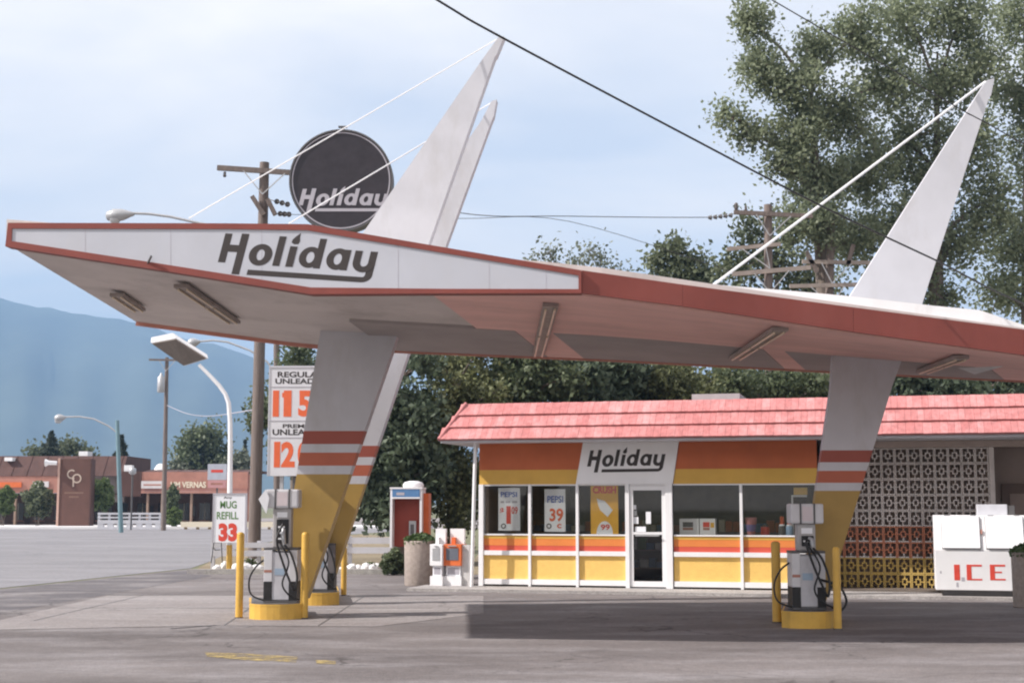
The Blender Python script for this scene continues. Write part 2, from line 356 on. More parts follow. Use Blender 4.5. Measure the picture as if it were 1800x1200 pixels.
def logo(mb, P0, ux, uy, n, lift=0.004, mi=0):
    """the brush-free slanted word with a candle-flame i and an underline; P0 baseline start, ux/uy one unit = 1/1585 of its length"""
    k = [0]
    def pt(x, y, z): return P0 + ux * (x - 75 + 0.24 * y) + uy * y + n * z
    def poly(pts):
        k[0] += 1; z = lift + 0.0004 * (k[0] % 7); m = len(pts)
        a = [pt(x, y, z) for x, y in pts]; b = [pt(x, y, 0.0) for x, y in pts]
        mb.add(a + b, [tuple(range(m))] + [(i, (i + 1) % m, (i + 1) % m + m, i + m) for i in range(m)], mi)
    def ring(cx, cy, ro, so, ri, si, a0=0, a1=360, seg=32):
        k[0] += 1; z = lift + 0.0004 * (k[0] % 7); A, fs = [], []
        for i in range(seg + 1):
            t = math.radians(a0 + (a1 - a0) * i / seg); c, s_ = math.cos(t), math.sin(t)
            A += [pt(cx + ro * c, cy + so * s_, z), pt(cx + ri * c, cy + si * s_, z), pt(cx + ro * c, cy + so * s_, 0), pt(cx + ri * c, cy + si * s_, 0)]
        for i in range(seg):
            b, d = 4 * i, 4 * i + 4
            fs += [(b, d, d + 1, b + 1), (b + 2, d + 2, d, b), (b + 1, d + 1, d + 3, b + 3)]
        mb.add(A, fs, mi)
    R = lambda x0, x1, y0, y1: poly([(x0, y0), (x1, y0), (x1, y1), (x0, y1)])
    R(75, 150, 0, 297); R(243, 322, -112, 305); R(150, 243, 113, 185)          # H
    ring(488, 101, 118, 111, 40, 56)                                            # o
    R(632, 704, 0, 302)                                                         # l
    R(765, 840, 0, 208)                                                         # i
    poly([(800 + 0, 228), (840, 232), (852, 262), (842, 300), (838, 348), (800, 312), (770, 275), (768, 245)])
    ring(994, 108, 114, 108, 40, 56); R(1047, 1117, 0, 304)                     # d
    ring(1274, 108, 114, 110, 40, 56); R(1318, 1390, 0, 208)                    # a
    R(1431, 1505, 92, 207); ring(1545.5, 92, 114.5, 100, 40, 42, 180, 360, 20)  # y
    R(1585, 1660, -30, 207); ring(1560, -30, 100, 80, 25, 26, 270, 360, 12); R(398, 1560, -110, -56)
def logo_on(mb, P, ua, va, ub, vb, off, lift=0.004, ysc=1.0, mi=0):
    a, b = P.px(ua, va, off), P.px(ub, vb, off); ux = (b - a) / 1585.0; L = math.hypot(ub - ua, vb - va)
    uy = Vector((0, 0, 1)) * ((P.px(ua, va - 100, off) - a).length * (L / 100.0) / 1585.0 * ysc)
    logo(mb, a, ux, uy, P.n, lift, mi)

# ------------------------------------------------------------------ the setting
def sheet(name, pts, z, m, thick=0.0):
    mb = MB()
    if thick: mb.prism([(p[0], p[1], z - thick) for p in pts], (0, 0, thick))
    else: mb.add([(p[0], p[1], z) for p in pts], [tuple(range(len(pts)))])
    o = mb.build(name, m, None); o['kind'] = 'structure'; return o
sheet('ground', [(-5000, -300), (5000, -300), (5000, 5600), (-5000, 5600)], -0.012, FIELD)
sheet('forecourt', [(-60, -25), (45, -25), (45, 30), (30, 36), gnd(700, 1009)[:2], gnd(335, 1009)[:2], gnd(330, 1000)[:2], gnd(150, 1019)[:2], gnd(-60, 1041)[:2], (-60, 22)], 0.0, ASPHALT)
sheet('road', [(-160, 22.2), gnd(-60, 1039)[:2], gnd(150, 1017)[:2], gnd(335, 998)[:2], gnd(372, 985)[:2], gnd(430, 958)[:2], gnd(520, 945)[:2], gnd(640, 937)[:2], (-6, 101), (-160, 101)], -0.004, ROADM)
sheet('concrete_apron', [gnd(-80, 1108)[:2], gnd(190, 1046)[:2], gnd(850, 1046)[:2], gnd(850, 1078)[:2], gnd(660, 1101)[:2], gnd(380, 1099)[:2]], 0.005, CONC)
sheet('road_edge_patch', [gnd(-60, 1042)[:2], gnd(150, 1020)[:2], gnd(330, 1002)[:2], gnd(372, 1012)[:2], gnd(190, 1044)[:2], gnd(-80, 1092)[:2]], 0.003, groundmat('old_asphalt', (0.105, 0.095, 0.10), (0.14, 0.128, 0.132)))
sheet('planting_bed', [gnd(335, 1007)[:2], gnd(700, 1007)[:2], (-1.5, 34.5), (-1.5, 60), gnd(640, 939)[:2], gnd(520, 947)[:2], gnd(430, 960)[:2], gnd(374, 985)[:2]], 0.02, DIRT)
sheet('far_lot', [(-160, 101.2), (-6, 101.2), (30, 101.2), (30, 175), (-160, 175)], 0.01, CONC)
sheet('back_lot', [(-1.2, 34.3), (45, 30.2), (60, 60), (-1.2, 60)], -0.006, DIRT)
# kerbs: the far kerb across the road, the kerb of the planting bed
k = MB(); k.box(-160, -6, 100.2, 109.0, 0.0, 0.16); o = k.build('pavement', mat('kerb_pale', (0.70, 0.68, 0.68), 0.85, 0.08, 0.6)); o['kind'] = 'structure'
a, b = gnd(330, 1008), gnd(706, 1008); k = MB(); k.bar(a + Vector((0, 0, 0.05)), b + Vector((0, 0, 0.05)), 0.16, 0.14); o = k.build('bed_kerb', WALK); o['kind'] = 'structure'
for (ua, va, ub, vb) in ((100, 1068, 760, 1068), (250, 1046, 60, 1090), (470, 1047, 395, 1098), (560, 1099, 640, 1047), (380, 1098, 300, 1104), (850, 1046, 190, 1045)):
    o = MB().bar(gnd(ua, va, 0.005), gnd(ub, vb, 0.005), 0.025, 0.006).build('expansion_joint', STEELD); o['kind'] = 'structure'
# yellow paint left on the asphalt
ym = bpy.data.materials.new('worn_yellow'); ym.use_nodes = True; t = ym.node_tree
b_ = t.nodes['Principled BSDF']; b_.inputs['Base Color'].default_value = (0.40, 0.30, 0.12, 1); b_.inputs['Roughness'].default_value = 0.9
tr_ = N(t, 'ShaderNodeBsdfTransparent'); ms_ = N(t, 'ShaderNodeMixShader'); nn = N(t, 'ShaderNodeTexNoise'); nn.inputs['Scale'].default_value = 5; nn.inputs['Detail'].default_value = 8; nn.inputs['Roughness'].default_value = 0.75
gg = N(t, 'ShaderNodeNewGeometry'); t.links.new(gg.outputs['Position'], nn.inputs['Vector'])
rr = N(t, 'ShaderNodeMapRange'); rr.inputs[1].default_value = 0.40; rr.inputs[2].default_value = 0.62; t.links.new(nn.outputs['Fac'], rr.inputs[0])
t.links.new(rr.outputs[0], ms_.inputs[0]); t.links.new(tr_.outputs[0], ms_.inputs[1]); t.links.new(b_.outputs[0], ms_.inputs[2]); t.links.new(ms_.outputs[0], t.nodes['Material Output'].inputs[0])
sheet('worn_yellow_marking', [gnd(360, 1146)[:2], gnd(440, 1149)[:2], gnd(524, 1154)[:2], gnd(520, 1164)[:2], gnd(430, 1160)[:2], gnd(364, 1154)[:2]], 0.006, ym)
sheet('worn_yellow_marking', [gnd(555, 1160)[:2], gnd(590, 1161)[:2], gnd(590, 1167)[:2], gnd(556, 1166)[:2]], 0.006, ym)

# the mountain across the valley
prof = [(-1500, 640), (-700, 560), (-300, 520), (-100, 512), (0, 514), (60, 529), (120, 541), (180, 549), (240, 562), (330, 588), (420, 612), (470, 630), (520, 655), (600, 700), (700, 748), (800, 785), (1000, 812), (1500, 820), (2600, 800)]
us = np.linspace(-1500, 2600, 200); vv = np.interp(us, [p[0] for p in prof], [p[1] for p in prof])
vv = vv + 2.2 * np.sin(us * 0.045) + 1.4 * np.sin(us * 0.11 + 1)
rows = 26; V = []; F = []
for j in range(rows):
    f = j / (rows - 1)                     # foot, ridge at j/rows~0.75, back slope
    for i, u in enumerate(us):
        ridge = at(u, vv[i], 3600.0)
        if f < 0.75:
            g = f / 0.75; x = ridge.x * (0.62 + 0.38 * g); y = 2300 + 1300 * g; z = -2 + (ridge.z + 2) * (g ** 0.9)
            z += ridge.z * 0.035 * math.sin(math.pi * g) * (math.sin(u * 0.022 + 3 * g) + 0.6 * math.sin(u * 0.06 + 1 - 4 * g) + 0.3 * math.sin(u * 0.15 + 7 * g))
        else:
            g = (f - 0.75) / 0.25; x = ridge.x * (1 + 0.1 * g); y = 3600 + 900 * g; z = ridge.z * (1 - g) - 2 * g
        V.append((x, y, z))
nu = len(us)
for j in range(rows - 1):
    for i in range(nu - 1): F.append((j * nu + i, j * nu + i + 1, (j + 1) * nu + i + 1, (j + 1) * nu + i))
me = bpy.data.meshes.new('mountain'); me.from_pydata(V, [], F); me.polygons.foreach_set('use_smooth', [True] * len(F))
o = finish('mountain', me, MOUNT, None); o['kind'] = 'structure'

# ------------------------------------------------------------------ canopy
CF = [(-6.6, 0, 0)]
pf = [at(10, 432, 17.7), at(545, 503, 17.45), at(1020, 513, 17.2), at(1500, 583, 17.4), at(1800, 624, 17.5)]
pf[1].z = pf[0].z + (pf[2].z - pf[0].z) * (pf[1].x - pf[0].x) / (pf[2].x - pf[0].x)
d_ = pf[4] - pf[3]; pf.append(pf[4] + d_ * 1.7)
pr = [at(238, 568, 23.9), at(560, 611, 24.4), at(1060, 631, 24.7), at(1465, 652, 24.5), at(1800, 668, 24.2)]
d_ = pr[4] - pr[3]; pr.append(pr[4] + d_ * 1.6)
def lerp_line(P, x, k): return float(np.interp(x, [p.x for p in P], [p[k] for p in P]))
X0, X1 = pf[0].x, min(pf[-1].x, pr[-1].x)
def soff(x, t):
    """soffit point: x across, t 0 front .. 1 rear"""
    # left end is the slanting line front tip -> rear corner
    xf, xr = x, x
    xr = pr[0].x + (x - X0) * (pr[-1].x - pr[0].x) / (pf[-1].x - X0)
    F_ = Vector((x, lerp_line(pf, x, 1), lerp_line(pf, x, 2))); R_ = Vector((xr, lerp_line(pr, xr, 1), lerp_line(pr, xr, 2)))
    return F_.lerp(R_, t)
def soff_px(u, v):
    best = None
    lo, hi = 16.5, 26.0
    def err(Y):
        p = at(u, v, Y); xa, xb = X0 - 1, pf[-1].x
        # find x,t with soff(x,t).xy = p.xy
        x = p.x; tt = 0.5
        for _ in range(12):
            yf = lerp_line(pf, x, 1); xr = pr[0].x + (x - X0) * (pr[-1].x - pr[0].x) / (pf[-1].x - X0); yr = lerp_line(pr, xr, 1)
            tt = (p.y - yf) / (yr - yf); x = p.x - (xr - x) * tt
        return p.z - soff(x, min(max(tt, -0.2), 1.2)).z, x, tt
    for _ in range(40):
        m_ = (lo + hi) / 2; e, x, tt = err(m_)
        if e > 0: hi = m_
        else: lo = m_
    return x, tt
base = Vector((0, 21, 0))
canopy = thing('canopy', 'long upswept white canopy with red edged sign fascia on leaning tapered masts over the pumps', 'canopy', base)
TH = 0.34
xs = [X0 + (pf[-1].x - X0) * i / 24 for i in range(25)]
ts = [0, 0.25, 0.5, 0.75, 1]
mb = MB(); vs_, fs_ = [], []
for x in xs:
    for t_ in ts: p = soff(x, t_); vs_.append(p + Vector((0, 0, 0.03)))
for x in xs:
    for t_ in ts: p = soff(x, t_); vs_.append(p + Vector((0, 0, TH + 0.05 * math.sin(math.pi * t_))))
nT = len(ts); off = len(xs) * nT
for i in range(len(xs) - 1):
    for j in range(nT - 1):
        a0 = i * nT + j
        fs_.append((a0, a0 + 1, a0 + nT + 1, a0 + nT)); fs_.append((off + a0, off + a0 + nT, off + a0 + nT + 1, off + a0 + 1))
    fs_.append((i * nT, i * nT + nT, off + i * nT + nT, off + i * nT)); e = i * nT + nT - 1
    fs_.append((e, off + e, off + e + nT, e + nT))
for j in range(nT - 1):
    fs_.append((j, off + j, off + j + 1, j + 1)); e = (len(xs) - 1) * nT + j; fs_.append((e, e + 1, off + e + 1, off + e))
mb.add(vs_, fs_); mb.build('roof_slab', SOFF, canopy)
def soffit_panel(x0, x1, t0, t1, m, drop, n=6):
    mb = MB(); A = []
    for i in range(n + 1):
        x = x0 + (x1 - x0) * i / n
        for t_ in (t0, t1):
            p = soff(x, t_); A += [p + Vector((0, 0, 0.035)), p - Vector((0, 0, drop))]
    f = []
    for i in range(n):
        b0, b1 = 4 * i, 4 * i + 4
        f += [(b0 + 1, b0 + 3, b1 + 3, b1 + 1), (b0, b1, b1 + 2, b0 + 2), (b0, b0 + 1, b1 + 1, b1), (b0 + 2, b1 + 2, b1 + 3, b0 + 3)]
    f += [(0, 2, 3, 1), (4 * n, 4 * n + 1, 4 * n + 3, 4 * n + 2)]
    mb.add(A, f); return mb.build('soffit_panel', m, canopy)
def xt(u, v): return soff_px(u, v)
xa, ta = xt(770, 524); xb, tb = xt(1000, 600)
xend = pf[-1].x - 0.1
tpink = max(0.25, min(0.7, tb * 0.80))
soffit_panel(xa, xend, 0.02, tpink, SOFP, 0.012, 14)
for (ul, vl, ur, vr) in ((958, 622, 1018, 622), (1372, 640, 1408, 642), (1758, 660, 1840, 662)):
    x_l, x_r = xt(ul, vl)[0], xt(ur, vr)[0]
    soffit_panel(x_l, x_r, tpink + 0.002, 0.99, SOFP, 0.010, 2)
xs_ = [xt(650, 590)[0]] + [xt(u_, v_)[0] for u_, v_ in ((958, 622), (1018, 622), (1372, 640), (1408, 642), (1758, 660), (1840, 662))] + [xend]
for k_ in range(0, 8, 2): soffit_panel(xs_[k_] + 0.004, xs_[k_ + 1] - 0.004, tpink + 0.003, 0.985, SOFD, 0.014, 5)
# soffit lamps: two tubes on a dark housing
for (ua, va, ub, vb) in ((318, 497, 412, 562), (205, 513, 245, 540), (968, 530, 946, 620), (1372, 572, 1292, 625), (1690, 622, 1622, 648)):
    (x0_, t0_), (x1_, t1_) = xt(ua, va), xt(ub, vb)
    p, q = soff(x0_, t0_), soff(x1_, t1_); d = (q - p).normalized(); side = d.cross(Vector((0, 0, 1))).normalized(); dn = Vector((0, 0, -1))
    h = MB().bar(p + dn * 0.04, q + dn * 0.04, 0.20, 0.05).build('light_fixture', TINR, canopy)
    for sgn in (-1, 1):
        mid = p.lerp(q, 0.5)
        for (f0, f1) in ((0.03, 0.48), (0.52, 0.97)):
            MB().tube([p.lerp(q, f0) + side * 0.06 * sgn + dn * 0.08, p.lerp(q, f1) + side * 0.06 * sgn + dn * 0.08], 0.016, 8).build('lamp_tube', TUBE, h)
# the sign fascia: one lozenge panel, red frame and white face
FP = Plane(pf[0].xy, (pf[2] - pf[0]).xy)
outer = [(14, 391.5), (400, 392.5), (541, 394), (780, 434.5), (1022, 475), (1022, 515), (780, 515.5), (546, 517), (280, 474.5), (9, 433)]
inner = [(21, 401.5), (400, 402.5), (539, 404.5), (780, 444.5), (1017, 484), (1017, 508), (780, 507.5), (546, 505), (280, 463), (20, 423.5)]
O = [FP.px(u, v, 0.10) for u, v in outer]; I = [FP.px(u, v, 0.10) for u, v in inner]
mb = MB(); n = len(O); e = FP.n * -0.20
vs_ = O + I + [p + e for p in O] + [p + e for p in I]
fs_ = []
for i in range(n):
    j = (i + 1) % n
    fs_ += [(i, j, n + j, n + i), (2 * n + i, 3 * n + i, 3 * n + j, 2 * n + j), (i, 2 * n + i, 2 * n + j, j), (n + i, n + j, 3 * n + j, 3 * n + i)]
mb.add(vs_, fs_); mb.build('fascia_frame', REDF, canopy)
fw = MB().prism([FP.px(u, v, 0.10) + FP.n * -0.015 for u, v in inner], FP.n * -0.16).build('fascia_sign_face', SIGNW, canopy)
mb = MB(); logo_on(mb, FP, 382.9, 460.6, 655.9, 478.4, 0.085, 0.001); mb.build('lettering', DARKL, fw, label='dark slanted word Holiday with underline')
for u_ in (150, 300, 460, 700, 860, 960):
    vt_ = float(np.interp(u_, [21, 400, 539, 780, 1017], [401.5, 402.5, 404.5, 444.5, 484])); vb_ = float(np.interp(u_, [20, 280, 546, 780, 1017], [423.5, 463, 505, 507.5, 508]))
    a_, b_ = FP.px(u_, vt_ + 0.5, 0.0845), FP.px(u_, vb_ - 0.5, 0.0845); MB().bar(a_, b_, 0.008, 0.004, up=FP.n).build('panel_seam', GREYP, fw)
# the plain red fascia further right
rp = [(1022.5, 475, 515), (1200, 500, 538), (1500, 540, 583), (1800, 579, 624)]
RPt = []
for (u, vt, vb) in rp:
    Yq = lerp_line(pf, at(u, vb, 17.3).x, 1) - 0.06; RPt.append((at(u, vt, Yq), at(u, vb, Yq)))
dd = RPt[-1][0] - RPt[-2][0]; RPt.append((RPt[-1][0] + dd * 1.7, RPt[-1][1] + (RPt[-1][1] - RPt[-2][1]) * 1.7))
for i in range(len(RPt) - 1):
    (a, b), (c, d) = RPt[i], RPt[i + 1]; e = Vector((0, 0.055, 0)); g = (c - a) * 0.0008
    MB().hexa([a + g, c - g, d - g, b + g, a + g + e, c - g + e, d - g + e, b + g + e]).build('fascia_board', REDF, canopy)
# rear and end edge trims
mb = MB()
for i in range(len(xs) - 1):
    mb.bar(soff(xs[i], 1.0) + Vector((0, 0.03, 0.0)), soff(xs[i + 1], 1.0) + Vector((0, 0.03, 0.0)), 0.05, 0.07)
mb.build('rear_edge_trim', mat('trim_salmon', (0.60, 0.27, 0.21), 0.6), canopy)
# low white roof curb behind the red fascia, around the right mast
top = [(1120, 489), (1390, 511), (1490, 520), (1640, 537), (1722, 545), (1800, 571), (1850, 590)]
A = [at(u, v, 18.6) for u, v in top]; B = [Vector((p.x, p.y, p.z - 0.22)) for p in reversed(A)]
MB().prism(A + B, (0, 3.2, 0)).build('roof_curb', mat('roof_white', (0.74, 0.73, 0.74), 0.7, 0.08, 1.5, dirt=0.5, dirtc=(0.3, 0.29, 0.28)), canopy)

# masts: kite-shaped plates, painted in bands below
def mast(Y, left, right, apex, bands, vbot, thick, label, ztop_dirt=0):
    """left/right: (v,u) polylines from the top down; bands: [(v0, v1, material)] ; apex: polygon points of the tip"""
    lu = lambda v: float(np.interp(v, [p[0] for p in left], [p[1] for p in left])); ru = lambda v: float(np.interp(v, [p[0] for p in right], [p[1] for p in right]))
    par = None
    for k_, (v0, v1, m) in enumerate(bands):
        cuts = [v for v in sorted(set([v0] + [p[0] for p in left + right if v0 < p[0] < v1] + [v1]))]
        pts = [at(ru(v), v, Y) for v in cuts] + [at(lu(v), v, Y) for v in reversed(cuts)]
        if k_ == 0: pts = [at(u, v, Y) for u, v in apex] + pts
        if par is None:
            par = MB().prism(pts, (0.02, thick, 0)).build('mast', m, canopy, label=label)
        else:
            MB().prism(pts, (0.02, thick, 0)).build('paint_band', m, par)
    return par
m1 = mast(22.7, [(100, 851), (498, 577), (902, 510), (1052, 485)], [(96, 871), (470, 739), (640, 681), (1052, 539)], [(876, 66), (886, 64), (873, 96)],
          [(100, 757, WHITE), (757, 780, BAND_R), (780, 795, WHITE), (795, 818, BAND_O), (818, 833, WHITE), (833, 1052, YEL)], 1052, 0.24, 'front left mast with the tallest white spire')
m2 = mast(25.3, [(212, 846), (530, 628), (920, 572), (1036, 554)], [(204, 867), (423, 787), (640, 711), (1036, 579)], [(864, 178), (873, 175), (868, 203)],
          [(212, 783, WHITE), (783, 803, BAND_R), (803, 817, WHITE), (817, 836, BAND_O), (836, 850, WHITE), (850, 1036, YEL)], 1036, 0.24, 'rear left mast with the shorter white spire')
m3 = mast(21.3, [(170, 1716), (562, 1468), (680, 1461), (860, 1435), (1063, 1408)], [(168, 1740), (537, 1620), (680, 1568), (864, 1512), (1063, 1450)], [(1735, 141), (1748, 138), (1742, 168)],
          [(170, 791, WHITE), (791, 812, BAND_R), (812, 827, WHITE), (827, 848, BAND_O), (848, 862, WHITE), (862, 1063, YEL)], 1063, 0.24, 'right hand mast with white spire against the cottonwoods')
for (u, v, Y, u2, v2, Y2, r) in ((873, 70, 22.82, 332, 384, 21.0, 0.010), (862, 182, 25.42, 508, 393, 23.2, 0.012), (1732, 144, 21.42, 1247, 506, 18.9, 0.019)):
    MB().tube([at(u, v, Y), at(u2, v2, Y2)], r, 8).build('tie_rod', WHITE_C, canopy)
MB().bar(at(258, 466, 17.5), at(266, 450, 17.4), 0.02).build('bracket', STEELD, canopy)

# ------------------------------------------------------------------ the store
p0, p1 = gnd(845, 1029, 0.06), gnd(1640, 1041, 0.06)
SP = Plane(p0.xy, (p1 - p0).xy)
S = lambda u, v=900, off=0.0: SP.sz(u, v, off)[0]
Z = lambda u, v, off=0.0: SP.sz(u, v, off)[1]
SL, SR, SE = S(843), S(1438), S(1438) + 6.6      # storefront left, right, far end of the building
z_wt = Z(845, 851); z_ws = Z(845, 940); zf0 = 0.06
# the walk in front of the store
mb = MB(); mb.pbox(SP, SL - 1.2, SE + 1.0, 0.0, 0.06, -0.1, 1.15); o = mb.build('store_walk', WALK); o['kind'] = 'structure'
store = thing('store', 'low convenience store with pink shingled mansard roof and orange and yellow striped front', 'store', SP.w((SL + SR) / 2, 0, -3))
ztop = Z(845, 772) + 0.12
def sbox(name, m, a0, a1, z0, z1, n0, n1, parent=None, label=None, bevel=0.0):
    return MB().pbox(SP, a0, a1, z0, z1, n0, n1).build(name, m, parent or store, label, bevel)
# shell: floor, back, sides, ceiling
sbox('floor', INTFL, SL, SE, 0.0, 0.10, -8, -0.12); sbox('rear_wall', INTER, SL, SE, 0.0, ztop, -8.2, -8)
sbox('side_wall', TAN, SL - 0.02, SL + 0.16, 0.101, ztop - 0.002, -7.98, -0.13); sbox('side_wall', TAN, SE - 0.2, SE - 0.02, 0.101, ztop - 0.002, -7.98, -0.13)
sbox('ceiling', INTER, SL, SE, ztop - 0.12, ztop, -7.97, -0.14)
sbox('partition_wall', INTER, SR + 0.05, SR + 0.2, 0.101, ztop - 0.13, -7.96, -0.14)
# upper band: orange over yellow, slanted white name panel between
zo = Z(845, 826); zb = z_wt
zt = Z(845, 776) + 0.10
sign_b0, sign_b1 = S(1013, 849), S(1183, 849); sign_t0, sign_t1 = S(1026, 775), S(1194, 775)
def slant(z, b, t_): return b + (t_ - b) * (z - zb) / (Z(1026, 775) - zb)
def band(name, m, z0, z1, a0f, a1f, n=0.02):
    pts = [SP.w(a0f(z0), z0, n), SP.w(a1f(z0), z0, n), SP.w(a1f(z1), z1, n), SP.w(a0f(z1), z1, n)]
    return MB().prism(pts, SP.n * -0.13).build(name, m, store)
cL, cR = (lambda z: SL), (lambda z: SR)
s0 = lambda z: slant(z, sign_b0, sign_t0); s1 = lambda z: slant(z, sign_b1, sign_t1)
band('yellow_band', ST_YE, zb, zo, cL, lambda z: s0(z) - 0.004); band('orange_band', ST_OR, zo + 0.001, zt, cL, lambda z: s0(z) - 0.004)
band('yellow_band', ST_YE, zb, zo, lambda z: s1(z) + 0.004, cR); band('orange_band', ST_OR, zo + 0.001, zt, lambda z: s1(z) + 0.004, cR)
np_ = MB().prism([SP.w(s0(zb), zb, 0.05), SP.w(s1(zb), zb, 0.05), SP.w(s1(zt), zt, 0.05), SP.w(s0(zt), zt, 0.05)], SP.n * -0.16).build('name_panel', WHITE_C, store, label='slanted white name panel over the door')
mb = MB(); logo_on(mb, SP, 1032, 819.5, 1166, 817.5, 0.051, 0.001, 1.12); mb.build('lettering', DARKL, np_, label='dark slanted word Holiday')
# storefront: bays between mullions
FR = WHITE_C
mull = [846.5, 931.5, 1015, 1103]; mull2 = [1181, 1303, 1436]
mw = 0.055
z_y0, z_y1 = Z(900, 975), Z(900, 1017); z_rail0, z_rail1 = Z(900, 973), Z(900, 967); z_r = Z(900, 958); z_o = Z(900, 946)
def bay(ua, ub):
    a0, a1 = S(ua) + mw / 2 + 0.002, S(ub) - mw / 2 - 0.002
    sbox('base_board', FR, a0, a1, 0.101, z_y1, -0.06, 0.03); sbox('lower_panel', ST_YP, a0, a1, z_y1 + 0.001, z_y0, -0.10, -0.02)
    sbox('rail', FR, a0, a1, z_y0 + 0.001, z_rail1, -0.06, 0.035)
    sbox('sill_stripe', ST_RD, a0, a1, z_rail1 + 0.001, z_r, -0.10, -0.015); sbox('sill_stripe', ST_OL, a0, a1, z_r + 0.001, z_o, -0.10, -0.012)
    sbox('sill_stripe', ST_YE, a0, a1, z_o + 0.001, z_ws, -0.10, -0.008)
    w_ = sbox('window', FR, a0, a1, z_ws + 0.001, z_ws + 0.03, -0.10, 0.012)
    MB().pbox(SP, a0, a1, z_wt - 0.03, z_wt - 0.001, -0.10, 0.012).build('frame', FR, w_)
    MB().pbox(SP, a0, a1, z_ws + 0.031, z_wt - 0.031, -0.05, -0.042).build('pane', GLASS, w_)
for i in range(3): bay(mull[i], mull[i + 1])
for i in range(2): bay(mull2[i], mull2[i + 1])
for u in (931.5, 1015, 1303): sbox('mullion', FR, S(u) - mw / 2, S(u) + mw / 2, 0.065, z_wt - 0.001, -0.10, 0.045)
sbox('mullion', FR, S(1436) - mw / 2, S(1436) + mw / 2, 0.065, z_wt - 0.001, -0.10, 0.045)
sbox('corner_post', FR, S(842.5), S(850.5) - 0.002, 0.065, z_wt - 0.001, -0.10, 0.05)
sbox('mullion', FR, S(1099.5), S(1106.5), 0.065, z_wt - 0.001, -0.10, 0.05); sbox('mullion', FR, S(1170), S(1182), 0.065, z_wt - 0.001, -0.10, 0.05)
# door
d0, d1 = S(1107), S(1169.5); zd = Z(1107, 853.5)
door = sbox('door', FR, d0, d0 + 0.07, 0.09, zd, -0.07, 0.02, label='glass door with white frame')
for (a0, a1, z0, z1) in ((d1 - 0.07, d1, 0.09, zd), (d0 + 0.071, d1 - 0.071, zd - 0.09, zd), (d0 + 0.071, d1 - 0.071, 0.09, 0.20), (d0 + 0.071, d1 - 0.071, Z(1130, 939), Z(1130, 934.5))):
    MB().pbox(SP, a0, a1, z0, z1, -0.068, 0.018).build('rail', FR, door)
MB().pbox(SP, d0 + 0.072, d1 - 0.072, 0.201, zd - 0.091, -0.03, -0.022).build('pane', GLASS, door)
MB().tube([SP.w(d0 + 0.12, Z(1130, 941), 0.07), SP.w(d1 - 0.12, Z(1130, 941), 0.07)], 0.014, 8).build('push_bar', STEEL, door)
for (ua, va, ub, vb) in ((1111, 887, 1118, 895), (1110, 908, 1122, 920), (1116, 925, 1135, 934), (1135, 899, 1144, 920), (1111, 897, 1119, 906)):
    (a0, z1), (a1, z0) = SP.sz(ua, va), SP.sz(ub, vb); MB().pbox(SP, a0, a1, z0, z1, -0.0215, -0.016).build('notice', PAPER if va != 897 else STEEL, door)
sbox('threshold', STEEL, S(1100), S(1182), 0.0601, 0.0645, -0.1, 0.12)
sbox('transom', FR, d0 - 0.002, d1 + 0.002, zd + 0.004, z_wt - 0.001, -0.09, 0.03)
# downpipe in front of the left corner
MB().tube([SP.w(S(829, 1020, 0.36), 0.06, 0.36), SP.w(S(836, 790, 0.36), ztop - 0.12, 0.36)], 0.038, 12).build('eave_post', WHITE_C, store)
sbox('service_box', mat('pale_grey_panel', (0.56, 0.54, 0.53), 0.6), S(813, 990), S(828, 990), 0.02, Z(820, 957), -0.06, 0.10)
# roof: mansard deck with three courses of shingles
OV = 0.62
ze = Z(845, 773, OV) ; al = S(772, 775, OV); ar = SE + 0.7
rise = Z(845, 711, -0.1) - ze; run = 0.62; hipx = S(820, 711, OV - run) - al
roof = MB()
pe = lambda a, z, n: SP.w(a, z, n)
q = [pe(al, ze, OV), pe(ar, ze, OV), pe(ar, ze, -8.6), pe(al, ze, -8.6)]
tq = [pe(al + hipx, ze + rise, OV - run), pe(ar - hipx, ze + rise, OV - run), pe(ar - hipx, ze + rise, -8.6 + run), pe(al + hipx, ze + rise, -8.6 + run)]
roof.hexa(q + tq); roof = roof.build('roof', SHGAP, store)
sbox('eave_soffit', WHITE, al + 0.02, ar - 0.02, ze - 0.05, ze - 0.002, -8.5, OV - 0.02)
ez = Vector((0, 0, 1))
sl_dir = (tq[0] - pe(al + hipx, ze, OV)).normalized(); sl_len = math.hypot(rise, run)
nrm = SP.x.cross(sl_dir).normalized();  nrm = nrm if nrm.dot(SP.n) > 0 else -nrm
# one shingle mesh per width
def shingle_mesh(w, h, m):
    th = 0.028
    mb = MB(); mb.hexa([(0.002, 0, 0.058), (w - 0.002, 0, 0.058), (w - 0.002, 0, 0.012), (0.002, 0, 0.012), (0.002, h, 0.012), (w - 0.002, h, 0.012), (w - 0.002, h, 0.002), (0.002, h, 0.002)])
    me = bpy.data.meshes.new('shingle'); me.from_pydata(mb.v, [], mb.f); me.materials.append(m)
    bm = bmesh.new(); bm.from_mesh(me); bmesh.ops.recalc_face_normals(bm, faces=bm.faces); bm.to_mesh(me); bm.free(); return me
ch = sl_len / 3
pool = [(w, shingle_mesh(w, ch * 1.05, m)) for w in (0.12, 0.145, 0.17) for m in SHING]
MR = Matrix((SP.x, sl_dir, nrm)).transposed().to_4x4()
gR = ORG[roof.name]
a_vis = S(1830, 720, 0.3)
for c in range(3):
    a = al + hipx * c / 3 + (0.02 if c else 0.0)
    while a < a_vis:
        w, me_ = rng.choice(pool)
        o = bpy.data.objects.new('shingle', me_); col.objects.link(o); o.parent = roof
        p = pe(a, ze, OV) + sl_dir * (ch * c - 0.012 + rng.uniform(-0.004, 0.004)) + nrm * rng.uniform(0.0, 0.004)
        o.matrix_local = Matrix.Translation(p - gR) @ MR; a += w
